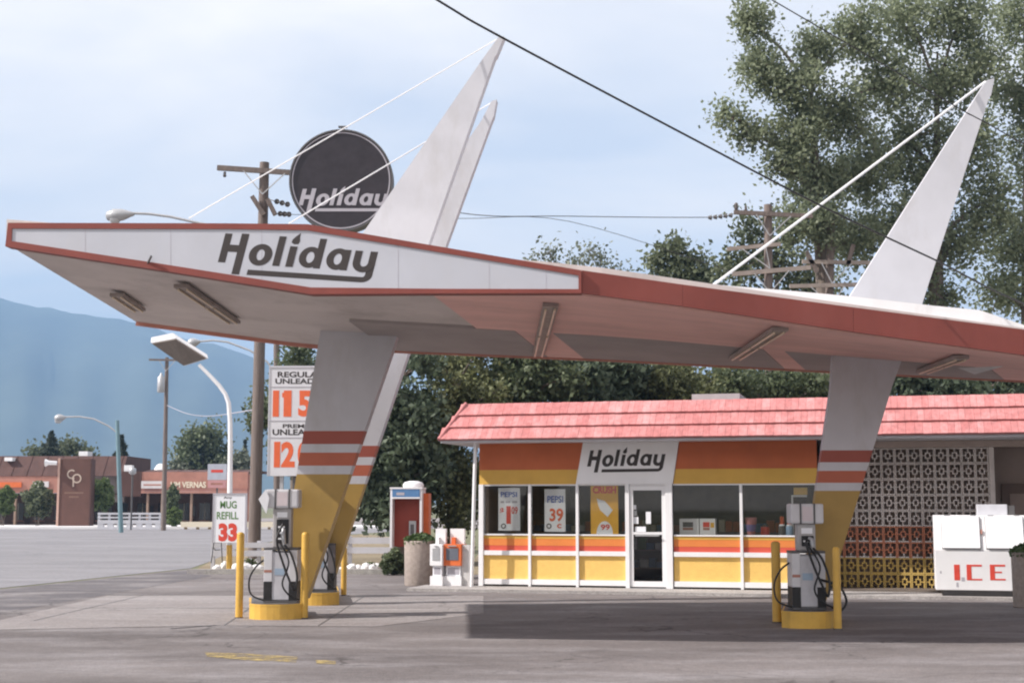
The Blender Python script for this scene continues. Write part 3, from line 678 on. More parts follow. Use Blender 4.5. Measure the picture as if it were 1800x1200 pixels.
rest = MB()
for c in range(3):
    a = a_vis + 0.17
    while a < ar - hipx * c / 3 - 0.15:
        w = rng.choice((0.12, 0.145, 0.17)); o0 = pe(a, ze, OV) + sl_dir * (ch * c - 0.012); h = ch * 1.05; mi = rng.randrange(5)
        rest.hexa([o0 + SP.x * x_ + sl_dir * y_ + nrm * z_ for x_, y_, z_ in ((0.002, 0, 0.058), (w - 0.002, 0, 0.058), (w - 0.002, 0, 0.012), (0.002, 0, 0.012), (0.002, h, 0.012), (w - 0.002, h, 0.012), (w - 0.002, h, 0.002), (0.002, h, 0.002))], mi); a += w
ro = rest.build('shingles_beyond', SHING, roof); ro['kind'] = 'stuff'
# hip cap along the left edge
MB().tube([q[0] + nrm * 0.03, tq[0] + nrm * 0.03], 0.045, 8).build('hip_cap', SHING[1], roof)
# unit on the roof
u0, u1 = S(1216, 695, -2.5), S(1300, 695, -2.5)
ac = sbox('roof_unit', STEEL, u0, u1, ze + rise + 0.001, Z(1250, 692, -2.5), -4.2, -2.5)
BO = -0.85      # the screen stands back under the eave
# dark recess wall right of the block screen
sbox('recess_wall', TAN, SR + 0.21, SE - 0.21, 0.102, ztop - 0.13, -1.65, -1.5)
sbox('screen_backing', mat('backing_brown', (0.50, 0.385, 0.33), 0.9, 0.15, 1.5), SR + 0.21, S(1741, 900, BO) + 0.08, 0.102, ztop - 0.14, BO - 0.26, BO - 0.19)
rd = sbox('side_door', mat('brown_door', (0.15, 0.11, 0.095), 0.7, 0.1, 2), S(1762, 900, -1.5), S(1762, 900, -1.5) + 0.95, 0.103, 2.15, -1.499, -1.45)
for k_ in range(3):
    z0_ = 0.3 + k_ * 0.6; MB().pbox(SP, S(1762, 900, -1.5) + 0.15, S(1762, 900, -1.5) + 0.8, z0_, z0_ + 0.45, -1.449, -1.435).build('door_panel', TAN, rd)
sbox('beam', mat('beam_tan', (0.42, 0.34, 0.30), 0.8), SR + 0.21, SE, Z(1600, 787, BO) + 0.004, ze - 0.055, BO - 0.12, BO + 0.10)

# ---- pierced block screen
bw = 0.0
PB = SP
c0, c1 = max(S(1440, 900, BO), SR + 0.205), S(1741, 900, BO); ncol = 12; cw = (c1 - c0) / ncol
zb0 = 0.062; zb1 = Z(1600, 787, BO); nrow = 9; chh = (zb1 - zb0) / nrow
screen = thing('block_screen', 'white pierced block screen wall with orange and yellow painted rows beside the ice chest', 'wall', SP.w((c0 + c1) / 2, 0.06, 0.02))
W_ = mat('block_white', (0.64, 0.585, 0.56), 0.85, 0.08, 4, dirt=0.2); OB = mat('block_orange', (0.50, 0.20, 0.12), 0.85, 0.08, 4); YB = mat('block_yellow', (0.52, 0.36, 0.11), 0.85, 0.08, 4)
def block_mesh(kind):
    mb = MB(); w, h, t = cw, chh, 0.13
    hi = {'w': 0, 'o': 1, 'y': 2}[kind]
    lo = {'w': 0, 'o': 0, 'y': 2}[kind]
    f = 0.026; g = 0.003
    def b(x0, x1, z0, z1, mi=None, t0=0.0, t1=t):
        mi = (hi if (z0 + z1) / 2 > h * 0.3 else lo) if mi is None else mi
        mb.box(x0, x1, t0, t1, z0, z1, mi)
    b(g, f, g, h - g); b(w - f, w - g, g, h - g); b(f, w - f, h - f, h - g); b(f, w - f, g, f)
    i0, i1, j0, j1 = w * 0.30, w * 0.70, h * 0.30, h * 0.70; r = 0.022
    # inner square ring with four spokes to the frame and four corner ticks
    b(i0, i1, j0, j0 + r, None, 0.008, t - 0.01); b(i0, i1, j1 - r, j1, None, 0.008, t - 0.01); b(i0, i0 + r, j0 + r, j1 - r, hi, 0.008, t - 0.01); b(i1 - r, i1, j0 + r, j1 - r, hi, 0.008, t - 0.01)
    b(w / 2 - r / 2, w / 2 + r / 2, f, j0, None, 0.010, t - 0.012); b(w / 2 - r / 2, w / 2 + r / 2, j1, h - f, None, 0.010, t - 0.012)
    b(f, i0, h / 2 - r / 2, h / 2 + r / 2, hi, 0.010, t - 0.012); b(i1, w - f, h / 2 - r / 2, h / 2 + r / 2, hi, 0.010, t - 0.012)
    me = bpy.data.meshes.new('block'); me.from_pydata(mb.v, [], mb.f); me.polygons.foreach_set('material_index', mb.mi)
    for m in (W_, OB, YB): me.materials.append(m)
    bm = bmesh.new(); bm.from_mesh(me); bmesh.ops.recalc_face_normals(bm, faces=bm.faces); bm.to_mesh(me); bm.free(); return me
BM = {k_: block_mesh(k_) for k_ in 'woy'}
gS = ORG[screen.name]; MRB = Matrix((SP.x, -SP.n, Vector((0, 0, 1)))).transposed().to_4x4()
for r_ in range(nrow):
    kd = 'y' if r_ < 2 else ('o' if r_ < 4 else 'w')
    for c_ in range(ncol):
        o = bpy.data.objects.new('block', BM[kd]); col.objects.link(o); o.parent = screen
        o.matrix_local = Matrix.Translation(SP.w(c0 + c_ * cw, zb0 + r_ * chh, BO + 0.06 + rng.uniform(-0.004, 0.004)) - gS) @ MRB
MB().pbox(SP, c1 + 0.003, c1 + 0.10, 0.062, zb1, BO - 0.10, BO + 0.075).build('end_post', W_, screen)

# ---- posters behind the glass and goods on the sill
def poster(label, ua, va, ub, vb, paper):
    (a0, z1), (a1, z0) = SP.sz(ua, va, -0.06), SP.sz(ub, vb, -0.06)
    t_ = thing('poster', label, 'poster', SP.w((a0 + a1) / 2, z0, -0.065), 'paper posters in the store windows')
    MB().pbox(SP, a0, a1, z0, z1, -0.070, -0.062).build('sheet', paper, t_); return t_
pp = poster('white soft drink poster with a red price in the leftmost window', 876, 857, 914, 932, PAPER)
mb = MB(); text_on(mb, 'PEPSI', SP, 880, 864, 909, 873, -0.060, 0); mb.build('lettering', PBLUE, pp)
for s_, a_ in (('1', (890, 889, 898, 920)), ('$', (879, 892, 886, 903)), ('09', (899, 890, 910, 903))): mb = MB(); text_on(mb, s_, SP, *a_, -0.060, 0, 0.03); mb.build('price', PRED, pp)
mb = MB()
for (x0_, x1_) in ((880, 886), (889, 897), (900, 909)): (b0, t1), (b1, t0) = SP.sz(x0_, 880, -0.060), SP.sz(x1_, 883.5, -0.060); mb.pbox(SP, b0, b1, t0, t1, -0.0615, -0.0605)
mb.build('print_line', GREYP, pp)
def dot(P, u, v, r, off, m, parent, name='emblem', seg=20):
    c = P.px(u, v, off); return MB().prism([c + P.x * (r * math.cos(2 * math.pi * i / seg)) + Vector((0, 0, r * math.sin(2 * math.pi * i / seg))) for i in range(seg)], P.n * 0.002).build(name, m, parent)
dot(SP, 885, 924, 0.055, -0.0605, STEELD, pp); dot(SP, 885, 924, 0.03, -0.0575, PAPER, pp)
pp = poster('white soft drink poster with an orange price in the second window', 957, 859, 994, 934, PAPER)
mb = MB(); text_on(mb, 'PEPSI', SP, 962, 871, 990, 883, -0.060); mb.build('lettering', PBLUE, pp)
for s_, a_ in (('39', (966, 893, 990, 916)), ('c', (979, 920, 987, 928))): mb = MB(); text_on(mb, s_, SP, *a_, -0.060, 0, 0.03); mb.build('price', PORA, pp)
dot(SP, 965, 924, 0.055, -0.0605, STEELD, pp); dot(SP, 965, 924, 0.03, -0.0575, PAPER, pp)
pp = poster('golden yellow poster with a white bottle in the window beside the door', 1038, 852, 1087, 938, PGOLD)
mb = MB(); text_on(mb, 'CRUSH', SP, 1042, 854, 1083, 867, -0.060, 0, 0.05); mb.build('lettering', PRED, pp)
mb = MB(); mb.prism([SP.px(u, v, -0.060) for u, v in ((1049, 875), (1052, 877), (1063, 880), (1077, 896), (1068, 908), (1055, 896), (1051, 886))], SP.n * 0.002); mb.build('bottle_picture', PAPER, pp)
c = SP.px(1063, 938, -0.060)
MB().prism([c + SP.x * (0.17 * math.cos(math.pi * i / 14)) + Vector((0, 0, 0.26 * math.sin(math.pi * i / 14))) for i in range(15)], SP.n * 0.002).build('price_bubble', PAPER, pp)
mb = MB(); text_on(mb, '99', SP, 1056, 921, 1072, 931, -0.0575, 0, 0.03); mb.build('price', PRED, pp)
def goods(name, label, cat, ua, va, ub, vb, n0, dep, m, extra=None, group='goods on the store window ledge'):
    (a0, z1), (a1, _) = SP.sz(ua, va, n0), SP.sz(ub, vb, n0)
    t_ = thing(name, label, cat, SP.w((a0 + a1) / 2, z_ws + 0.02, n0 - dep / 2), group)
    return t_, a0, a1, z_ws + 0.022, z1
# inner ledge that carries them
sbox('ledge', INTFL, SL + 0.2, S(1095), z_ws - 0.03, z_ws + 0.02, -0.75, -0.11); sbox('ledge', INTFL, S(1186), SR, z_ws - 0.03, z_ws + 0.02, -0.75, -0.11)
for i, (ua, ub, lab) in enumerate(((1194, 1229, 'plain white carton, left of two on the window ledge'), (1229.5, 1258, 'white carton with a yellow mark, right of two on the window ledge'))):
    t_, a0, a1, z0, z1 = goods('carton', lab, 'carton', ua, 911, ub, 938, -0.2, 0.25, PAPER)
    MB().pbox(SP, a0 + 0.003, a1 - 0.003, z0, z1, -0.45, -0.2).build('box', WHITE_C, t_, bevel=0.004)
    mb = MB(); mb.pbox(SP, a0 + 0.07, a1 - 0.12, z0 + 0.16, z0 + 0.26, -0.2, -0.198); mb.build('print', PRED if i else STEELD, t_)
    MB().pbox(SP, a0 + 0.07, a1 - 0.12, z0 + 0.10, z0 + 0.15, -0.2, -0.1975).build('print', BRICK, t_)
    if i: MB().pbox(SP, a1 - 0.10, a1 - 0.03, z0 + 0.15, z0 + 0.25, -0.2, -0.198).build('mark', PGOLD, t_)
t_, a0, a1, z0, z1 = goods('drink_cup', 'large printed pink and blue drink cup on the window ledge', 'cup', 1309, 909, 1330, 940, -0.25, 0.2, PAPER)
c = SP.w((a0 + a1) / 2, z0, -0.36); MB().lathe(c, [(0.075, 0), (0.12, z1 - z0)], 20).build('cup', mat('cup_pink', (0.55, 0.22, 0.22), 0.5), t_); MB().lathe(c, [(0.086, (z1 - z0) * 0.22), (0.108, (z1 - z0) * 0.6)], 20).build('print', mat('cup_blue', (0.20, 0.16, 0.36), 0.5), t_)
t_, a0, a1, z0, z1 = goods('canister', 'short red canister with dark lid between the cup and the bottles', 'canister', 1337, 923, 1352, 940, -0.25, 0.2, PRED)
c = SP.w((a0 + a1) / 2, z0, -0.35); MB().lathe(c, [(0.09, 0), (0.085, z1 - z0 - 0.03)], 16).build('can', PRED, t_); MB().lathe(c, [(0.06, z1 - z0 - 0.029), (0.05, z1 - z0 + 0.02)], 16).build('lid', STEELD, t_)
for i, (u, lab, mm) in enumerate(((1374, 'dark bottle with orange cap and white collar on the window ledge', STEELD), (1387, 'pale blue bottle with red cap on the window ledge', mat('bottle_blue', (0.30, 0.42, 0.58), 0.4)))):
    t_, a0, a1, z0, z1 = goods('bottle', lab, 'bottle', u - 6, 908, u + 6, 940, -0.25, 0.2, PRED)
    c = SP.w((a0 + a1) / 2, z0, -0.34); MB().lathe(c, [(0.075, 0), (0.075, 0.15), (0.06, 0.19)], 16).build('bottle_body', mm, t_)
    MB().lathe(c, [(0.062, 0.19), (0.05, 0.22)], 16).build('collar', PAPER, t_); MB().lathe(c, [(0.045, 0.221), (0.045, 0.36), (0.02, 0.38)], 16).build('cap', PORA if not i else PRED, t_)
t_ = thing('display_stand', 'white wire display stand with small yellow card at the right end window', 'stand', SP.w(S(1400), z_ws + 0.02, -0.4))
MB().pbox(SP, S(1391.5, 900, -0.35), S(1394.5, 900, -0.35), z_ws + 0.022, Z(1393, 873, -0.35), -0.37, -0.345).build('upright', WHITE_C, t_)
MB().pbox(SP, S(1391.5, 900, -0.35), S(1419, 900, -0.35), Z(1393, 873, -0.35) + 0.001, Z(1393, 869.5, -0.35), -0.37, -0.345).build('top_rail', WHITE_C, t_)
MB().pbox(SP, S(1395, 860, -0.35), S(1419, 860, -0.35), Z(1400, 869, -0.35), Z(1400, 856.5, -0.35), -0.36, -0.35).build('card', PYEL, t_)
# shelving inside, dimly seen
for i, (a, n0) in enumerate(((1.0, -3.2), (3.2, -3.2), (5.4, -3.0))):
    t_ = thing('store_shelf', ['dim stocked shelf inside the store behind the two left windows', 'dim stocked shelf inside the store behind the glass door', 'dim stocked shelf inside the store behind the right windows'][i], 'shelf', SP.w(a, 0.1, n0), 'shelves inside the store')
    MB().pbox(SP, a - 0.85, a + 0.85, 0.102, 1.5, n0 - 0.4, n0 - 0.36).build('back_panel', INTFL, t_)
    for z_ in (0.3, 0.7, 1.1):
        MB().pbox(SP, a - 0.85, a + 0.85, z_, z_ + 0.03, n0 - 0.359, n0).build('shelf_board', TAN, t_)
        x = a - 0.8
        while x < a + 0.7:
            w_ = rng.uniform(0.12, 0.26); MB().pbox(SP, x, x + w_ - 0.02, z_ + 0.031, z_ + rng.uniform(0.15, 0.3), n0 - 0.3, n0 - 0.05).build('packet', rng.choice([PAPER, ORANGE, BLUE, CREAM, BRICK, PGREEN]), t_); x += w_

# ---- ice chest
IC = Plane(SP.w(0, 0, 0.95).xy, SP.x.xy)
i0, zt_ = IC.sz(1641, 905); _, zk = IC.sz(1641, 966); i1 = i0 + 2.15; zb_ = IC.sz(1641, 1036)[1]
ice = thing('ice_chest', 'white ice chest with two slanted doors and red ICE lettering', 'ice chest', IC.w((i0 + i1) / 2, 0.06, -0.35))
sl = 0.22
side = lambda a: [IC.w(a, zb_, 0), IC.w(a, zk, 0), IC.w(a, zt_, -sl), IC.w(a, zt_, -0.76), IC.w(a, zb_, -0.76)]
MB().prism(side(i0), IC.x * (i1 - i0)).build('cabinet', WHITE_C, ice, bevel=0.012)
sv = (IC.w(0, zt_, -sl) - IC.w(0, zk, 0)); sn = IC.x.cross(sv).normalized(); sn = sn if sn.dot(IC.n) > 0 else -sn
for k_, (ua, ub) in enumerate(((1656, 1722), (1733, 1799))):
    a0, a1 = IC.sz(ua, 940, -0.1)[0], IC.sz(ub, 940, -0.1)[0]
    A = [IC.w(a0, zk, 0) + sv * 0.04, IC.w(a1, zk, 0) + sv * 0.04, IC.w(a1, zk, 0) + sv * 0.95, IC.w(a0, zk, 0) + sv * 0.95]
    dr = MB().prism([p + sn * 0.004 for p in A], sn * 0.045).build('lid', mat('ice_white', (0.86, 0.86, 0.88), 0.3, 0.02), ice, bevel=0.008)
    MB().prism([p + sn * 0.0035 + (p - (A[0] + A[2]) / 2) * 0.025 for p in A], sn * 0.006).build('gasket', STEELD, dr)
    h0 = IC.w(a1 + 0.03, zk, 0) + sv * 0.45; MB().bar(h0 + sn * 0.02, h0 + sv * 0.12 + sn * 0.02, 0.03, 0.04).build('latch', STEELD if k_ else BRICK, dr)
    for f_ in (0.15, 0.85):
        h1 = IC.w(a0 + (a1 - a0) * f_, zk, 0) + sv * 0.975; MB().bar(h1 - IC.x * 0.05 + sn * 0.02, h1 + IC.x * 0.05 + sn * 0.02, 0.03, 0.03).build('hinge', STEEL, dr)
mb = MB()
for (ch_, ua, ub) in (('I', 1677, 1687), ('C', 1699, 1726), ('E', 1740, 1767)):
    a0, a1 = IC.sz(ua, 1000)[0], IC.sz(ub, 1000)[0]; z1_, z0_ = IC.sz(ua, 991.5)[1], IC.sz(ua, 1019)[1]; h_ = z1_ - z0_; st = 0.085; tw = 0.035
    if ch_ == 'I': mb.pbox(IC, a0, a1, z0_, z1_, 0.0005, 0.004)
    else:
        mb.pbox(IC, a0, a0 + st, z0_, z1_, 0.0005, 0.004); mb.pbox(IC, a0 + st, a1, z1_ - tw, z1_, 0.0005, 0.0038); mb.pbox(IC, a0 + st, a1, z0_, z0_ + tw * 0.8, 0.0005, 0.0038)
        if ch_ == 'E': mb.pbox(IC, a0 + st, a1 - 0.06, z0_ + h_ * 0.46, z0_ + h_ * 0.46 + tw * 0.8, 0.0005, 0.0038)
mb.build('lettering', PRED, ice, label='red block letters ICE')
for (ua, va, ub, vb) in ((1690, 1014, 1696, 1021), (1681, 1023, 1685, 1031), (1652, 1003, 1655, 1007)):
    (b0, t1), (b1, t0) = IC.sz(ua, va), IC.sz(ub, vb); MB().pbox(IC, b0, b1, t0, t1, 0.0005, 0.003).build('scuff_mark', GREYP, ice)
MB().pbox(IC, i0 + 0.12, i1 - 0.1, 0.0605, zb_ - 0.001, -0.7, -0.08).build('plinth', STEELD, ice)
u0, u1 = IC.sz(1717, 895, -0.5)[0], IC.sz(1770, 895, -0.5)[0]
cu = thing('compressor_box', 'pale grey metal compressor box sitting on top of the ice chest', 'box', IC.w((u0 + u1) / 2, zt_, -0.55))
MB().pbox(IC, u0, u1, zt_ + 0.001, IC.sz(1717, 886, -0.5)[1], -0.7, -0.42).build('case', mat('case_grey', (0.58, 0.58, 0.62), 0.4), cu, bevel=0.01)
MB().pbox(IC, u1 + 0.001, u1 + 0.13, zt_ + 0.001, IC.sz(1717, 888, -0.5)[1], -0.69, -0.44).build('fan_grille', STEELD, cu)

# ------------------------------------------------------------------ pump islands
def island(label, c, w, dep, h, m):
    """rounded-front raised island, c = middle of its front edge"""
    pts = []; r = 0.16
    for i in range(9):
        f = i / 8; x = -w / 2 + w * f; pts.append((c.x + x, c.y + r * (2 * f - 1) ** 4 - 0.10 * math.cos((f - 0.5) * math.pi) * 0.6))
    sk = c.x / c.y * dep; pts += [(c.x + w / 2 + sk, c.y + dep), (c.x - w / 2 + sk, c.y + dep)]
    t_ = thing('pump_island', label, 'pump island', (c.x, c.y + dep / 2, 0), 'raised pump islands')
    MB().prism([(x, y, 0.001) for x, y in pts], (0, 0, h - 0.03)).build('kerb_wall', m, t_)
    cx = sum(p[0] for p in pts) / len(pts); cy = sum(p[1] for p in pts) / len(pts)
    MB().prism([(cx + (x - cx) * 1.012, cy + (y - cy) * 1.008, h - 0.0295) for x, y in pts], (0, 0, 0.03)).build('rim', m, t_)
    MB().prism([(cx + (x - cx) * 0.93, cy + (y - cy) * 0.96, h + 0.001) for x, y in pts], (0, 0, 0.006)).build('deck', STEELD, t_)
    return t_
def bollard(label, u, vtop, vbase, r):
    p = gnd(u, vbase); t_ = at(u, vtop, p.y); h = t_.z
    th = thing('bollard', label, 'bollard', p, 'yellow pump bollards')
    MB().lathe(p, [(r, 0.001), (r, h - 0.03), (r * 0.92, h - 0.01), (r * 0.5, h + 0.01)], 18).build('post', YELB, th)
    MB().lathe(p, [(r * 1.02, 0.001), (r * 1.04, 0.02)], 18).build('collar', STEELD, th); return th
def hose(pts, r=0.018):
    P_ = [Vector(p) for p in pts]; res = []
    for i in range(len(P_) - 1):
        a, b, c, d = P_[max(i - 1, 0)], P_[i], P_[i + 1], P_[min(i + 2, len(P_) - 1)]
        for k_ in range(6):
            t = k_ / 6; res.append(0.5 * ((2 * b) + (c - a) * t + (2 * a - 5 * b + 4 * c - d) * t * t + (3 * b - a - 3 * c + d) * t ** 3))
    res.append(P_[-1]); return MB().tube(res, r, 8)
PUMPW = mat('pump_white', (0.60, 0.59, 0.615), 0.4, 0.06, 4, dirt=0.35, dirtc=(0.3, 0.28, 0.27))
def pump(label, c, z0, face=1, diamond=True, s=1.0, dark=False, drop=0.0):
    """petrol pump: cabinet with white corner panels, dark toe panels, narrow neck with meter window and a white lit header"""
    t_ = thing('fuel_pump', label, 'fuel pump', (c.x, c.y, z0), 'fuel pumps under the canopy')
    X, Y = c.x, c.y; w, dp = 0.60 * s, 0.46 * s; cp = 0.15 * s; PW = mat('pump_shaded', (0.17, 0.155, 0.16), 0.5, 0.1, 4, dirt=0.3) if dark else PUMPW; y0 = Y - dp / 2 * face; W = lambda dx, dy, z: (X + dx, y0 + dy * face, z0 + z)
    def bx(name, m, x0, x1, d0, d1, za, zb, par=None, bevel=0.0):
        ya, yb = sorted((y0 + d0 * face, y0 + d1 * face))
        return MB().box(X + x0, X + x1, ya, yb, z0 + za, z0 + zb).build(name, m, par or t_, bevel=bevel)
    body = bx('cabinet', mat('pump_grey', (0.36, 0.35, 0.37), 0.4, 0.1, 4, dirt=0.3), -w / 2 + 0.05, w / 2 - 0.05, 0.035, dp - 0.035, 0.03, 0.78, bevel=0.01)
    bx('base', STEELD, -w / 2, w / 2, 0.0, dp, 0.005, 0.03)
    for sx in (-1, 1):
        x0, x1 = sorted((sx * (w / 2), sx * (w / 2 - cp)))
        bx('corner_panel', PW, x0, x1, 0.0, dp, 0.32, 0.80, body, 0.008); bx('toe_panel', BLACK, x0, x1, 0.004, dp - 0.004, 0.031, 0.319, body)
    bx('front_panel', mat('pump_light', (0.50, 0.49, 0.52), 0.35, 0.1, 5, dirt=0.3), -w / 2 + cp + 0.001, w / 2 - cp - 0.001, 0.012, 0.034, 0.05, 0.76, body)
    bx('label_plate', mat('plate_blue', (0.30, 0.38, 0.48), 0.4), -0.09, 0.06, 0.006, 0.0115, 0.42, 0.52, body)
    bx('shelf', STEELD, -w / 2 - 0.005, w / 2 + 0.005, 0.005, dp - 0.005, 0.801, 0.835)
    neck = bx('neck', mat('neck_grey', (0.38, 0.36, 0.36), 0.45, 0.1, 5), -0.17 * s, 0.16 * s, 0.08, dp - 0.08, 0.836, 1.44 - drop, bevel=0.02)
    bx('meter_window', BLACK, -0.10 * s, 0.12 * s, 0.066, 0.079, 0.90, 1.27 - drop, neck, 0.006)
    for k_ in range(3 if drop == 0 else 1): bx('counter_strip', PAPER, -0.07 * s, 0.05 * s, 0.060, 0.0655, 0.96 + k_ * 0.09, 0.985 + k_ * 0.09, neck)
    hd = bx('header', PW, -w / 2 + 0.0, w / 2 - 0.0, 0.02, dp - 0.02, 1.441 - drop, 1.73 - drop, bevel=0.03)
    for x_ in (-0.12 * s, 0.13 * s): bx('header_strap', STEELD, x_ - 0.012, x_ + 0.012, 0.012, dp - 0.012, 1.438 - drop, 1.734 - drop, hd)
    bx('header_card', mat('card_pink', (0.62, 0.54, 0.56), 0.5), -0.09 * s, 0.10 * s, 0.0145, 0.0195, 1.48 - drop, 1.69 - drop, hd)
    if diamond:
        pts = [W(-0.36, -0.012, 1.58), W(-0.25, -0.012, 1.73), W(-0.19, -0.012, 1.60), W(-0.235, -0.012, 1.36)]
        MB().prism(pts, (0, 0.02 * face, 0)).build('hanging_card', PAPER, t_)
    bx('grade_stripe', BRICK, -w / 2 + 0.004, -w / 2 + cp - 0.004, -0.003, -0.0005, 0.46, 0.50, body)
    bx('price_card', PAPER, -0.08, 0.08, 0.070, 0.0785, 1.30 - drop, 1.38 - drop, neck)
    # nozzle and hoses
    nz = MB(); nz.tube([W(0.03, 0.02, 1.12 - drop * .5), W(0.04, -0.05, 1.0), W(0.06, -0.02, 0.86)], [0.03, 0.035, 0.02], 8); nz.build('nozzle', STEEL, t_)
    hose([W(0.03, -0.03, 1.2 - drop), W(-0.05, -0.10, 0.95), W(0.05, -0.12, 0.62), W(0.16, -0.14, 0.35), W(0.24, -0.13, 0.2), W(0.27, -0.10, 0.42), W(0.18, -0.08, 0.72), W(0.06, -0.03, 0.88)]).build('hose', BLACK, t_)
    hose([W(0.0, -0.03, 0.9), W(0.14, -0.10, 0.62), W(0.05, -0.12, 0.3), W(0.16, -0.12, 0.12), W(0.30, -0.06, 0.05)], 0.014).build('hose', BLACK, t_)
    hose([W(-w / 2, 0.2, 0.66), W(-w / 2 - 0.14, 0.16, 0.55), W(-w / 2 - 0.24, 0.12, 0.35), W(-w / 2 - 0.20, 0.08, 0.12), W(-w / 2 + 0.02, 0.04, 0.03)], 0.014).build('hose', BLACK, t_)
    return t_
ic1 = gnd(481, 1089); IH = 0.235
island('sunlit yellow pump island with the front left pump', ic1, 0.80, 1.55, IH, YELB)
pump('fuel pump with white hanging card on the sunlit front left island', Vector((gnd(490, 1086).x + 0.03, ic1.y + 0.42, 0)), IH + 0.007, 1, True, 0.86)
bollard('left bollard of the sunlit front left island', 420, 936, 1086, 0.058); bollard('right bollard of the sunlit front left island', 534.5, 936, 1087, 0.058)
ic2 = gnd(588, 1064)
island('rear left pump island half hidden behind the masts', Vector((ic2.x - 0.30, ic2.y, 0)), 0.72, 2.7, 0.22, YELB)
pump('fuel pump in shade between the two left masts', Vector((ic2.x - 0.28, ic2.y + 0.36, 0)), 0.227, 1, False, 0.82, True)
pump('rearmost fuel pump showing behind the rear left mast', Vector((gnd(588, 1050).x - 0.32, ic2.y + 2.2, 0)), 0.227, -1, False, 0.82)
bollard('bollard behind the rear left mast', 604, 962, 1046, 0.055)
ic3 = gnd(1424, 1104)
island('shaded yellow pump island under the right mast', Vector((ic3.x + 0.02, ic3.y, 0)), 0.78, 1.6, IH, YELB)
pump('fuel pump on the shaded right hand island', Vector((gnd(1418, 1100).x + 0.02, ic3.y + 0.42, 0)), IH + 0.007, 1, False, 0.80, False, 0.22)
bollard('left bollard of the shaded right hand island', 1366, 952, 1094, 0.068); bollard('right bollard of the shaded right hand island', 1473, 962, 1106, 0.055)
p = gnd(1477, 1085)
h_ = hose([at(1442, 1018, 20.6), at(1475, 1030, 20.7), at(1488, 1056, 20.6), at(1478, 1072, 20.5), at(1462, 1066, 20.5)], 0.018).build('air_hose', BLACK); recentre(h_); tag(h_, 'black hose looping out beside the right hand island', 'hose')

# ------------------------------------------------------------------ planters, phone, newspaper boxes, fence
def leafquads(P, size, jitter=0.35, flat=0.0, aspect=0.62):
    n = len(P); nrm_ = nrg.normal(size=(n, 3)); nrm_[:, 2] += flat; nrm_ /= np.linalg.norm(nrm_, axis=1, keepdims=True)
    t_ = nrg.normal(size=(n, 3)); t_ -= nrm_ * (t_ * nrm_).sum(1, keepdims=True); t_ /= np.linalg.norm(t_, axis=1, keepdims=True)
    b_ = np.cross(nrm_, t_); s = size * (1 + jitter * nrg.uniform(-1, 1, (n, 1)))
    V_ = np.stack([P - t_ * s, P - b_ * s * aspect, P + t_ * s, P + b_ * s * aspect], 1).reshape(-1, 3)
    return V_
def leafmesh(name, P, size, m, parent, rnd, flat=0.0, aspect=0.62):
    V_ = leafquads(P, size, 0.35, flat, aspect); n = len(P); me = bpy.data.meshes.new(name)
    me.vertices.add(n * 4); me.vertices.foreach_set('co', V_.ravel()); me.loops.add(n * 4); me.loops.foreach_set('vertex_index', np.arange(n * 4, dtype=np.int32))
    me.polygons.add(n); me.polygons.foreach_set('loop_start', np.arange(0, n * 4, 4, dtype=np.int32)); me.polygons.foreach_set('loop_total', np.full(n, 4, dtype=np.int32))
    at_ = me.attributes.new('rnd', 'FLOAT', 'FACE'); at_.data.foreach_set('value', np.clip(rnd, 0, 1).astype(np.float32))
    me.update(); me.validate(); return finish(name, me, m, parent)
def planter(label, c, r, h):
    t_ = thing('planter', label, 'planter', c, 'round aggregate planters')
    MB().lathe(c, [(r * 0.93, 0.001), (r * 0.97, 0.02), (r, h - 0.03), (r, h), (r * 0.86, h), (r * 0.84, h - 0.12), (0.02, h - 0.10)], 36).build('pot', AGG, t_)
    n = 900; a = nrg.uniform(0, 2 * np.pi, n); q_ = np.sqrt(nrg.uniform(0, 1, n)) * r * 1.02
    P_ = np.stack([c.x + q_ * np.cos(a), c.y + q_ * np.sin(a), c.z + h - 0.06 + nrg.uniform(0, 0.2, n) * (1.15 - (q_ / r) ** 2 * 0.7)], 1)
    leafmesh('foliage', P_, 0.05, L_GRS, t_, nrg.uniform(0, 1, n)); return t_
planter('round aggregate planter of low greenery in front of the phone', gnd(736.5, 1030) + Vector((0, 0.33, 0)), 0.345, 0.96)
planter('round aggregate planter cut by the right edge of the picture', gnd(1830, 1069) + Vector((0, 0.35, 0)), 0.335, 0.93)
# phone hood
Yp = 33.5
t_ = thing('pay_phone', 'red roadside pay phone hood with blue header and white dome top', 'pay phone', (at(718, 900, Yp).x, Yp, 0))
PP = Plane(at(718, 900, Yp).xy, (1, -0.06)); q_ = lambda u, v, o=0: PP.sz(u, v, o)
(a0, z1), (a1, z0) = q_(686, 859), q_(741, 962)
MB().pbox(PP, a0, a1, z0, z1, -0.75, -0.70).build('back_panel', PHONER, t_)
MB().pbox(PP, a0, a0 + 0.05, z0, z1 - 0.001, -0.699, 0).build('side_panel', WHITE_C, t_); MB().pbox(PP, a1 - 0.05, a1, z0, z1 - 0.001, -0.699, 0).build('side_panel', WHITE_C, t_)
MB().pbox(PP, a0 - 0.01, a1 + 0.01, z1, z1 + 0.04, -0.76, 0.02).build('hood_top', WHITE_C, t_)
MB().pbox(PP, a0 + 0.051, a1 - 0.051, q_(700, 873)[1], z1 - 0.002, -0.05, 0.012).build('header', BLUE, t_)
MB().pbox(PP, a0 + 0.051, a1 - 0.051, q_(700, 876)[1], q_(700, 873.2)[1], -0.05, 0.016).build('header_trim', WHITE_C, t_)
MB().pbox(PP, PP.sz(697, 866)[0], PP.sz(711, 866)[0], PP.sz(700, 870)[1], PP.sz(700, 865)[1], 0.0125, 0.015).build('header_mark', GREYP, t_)
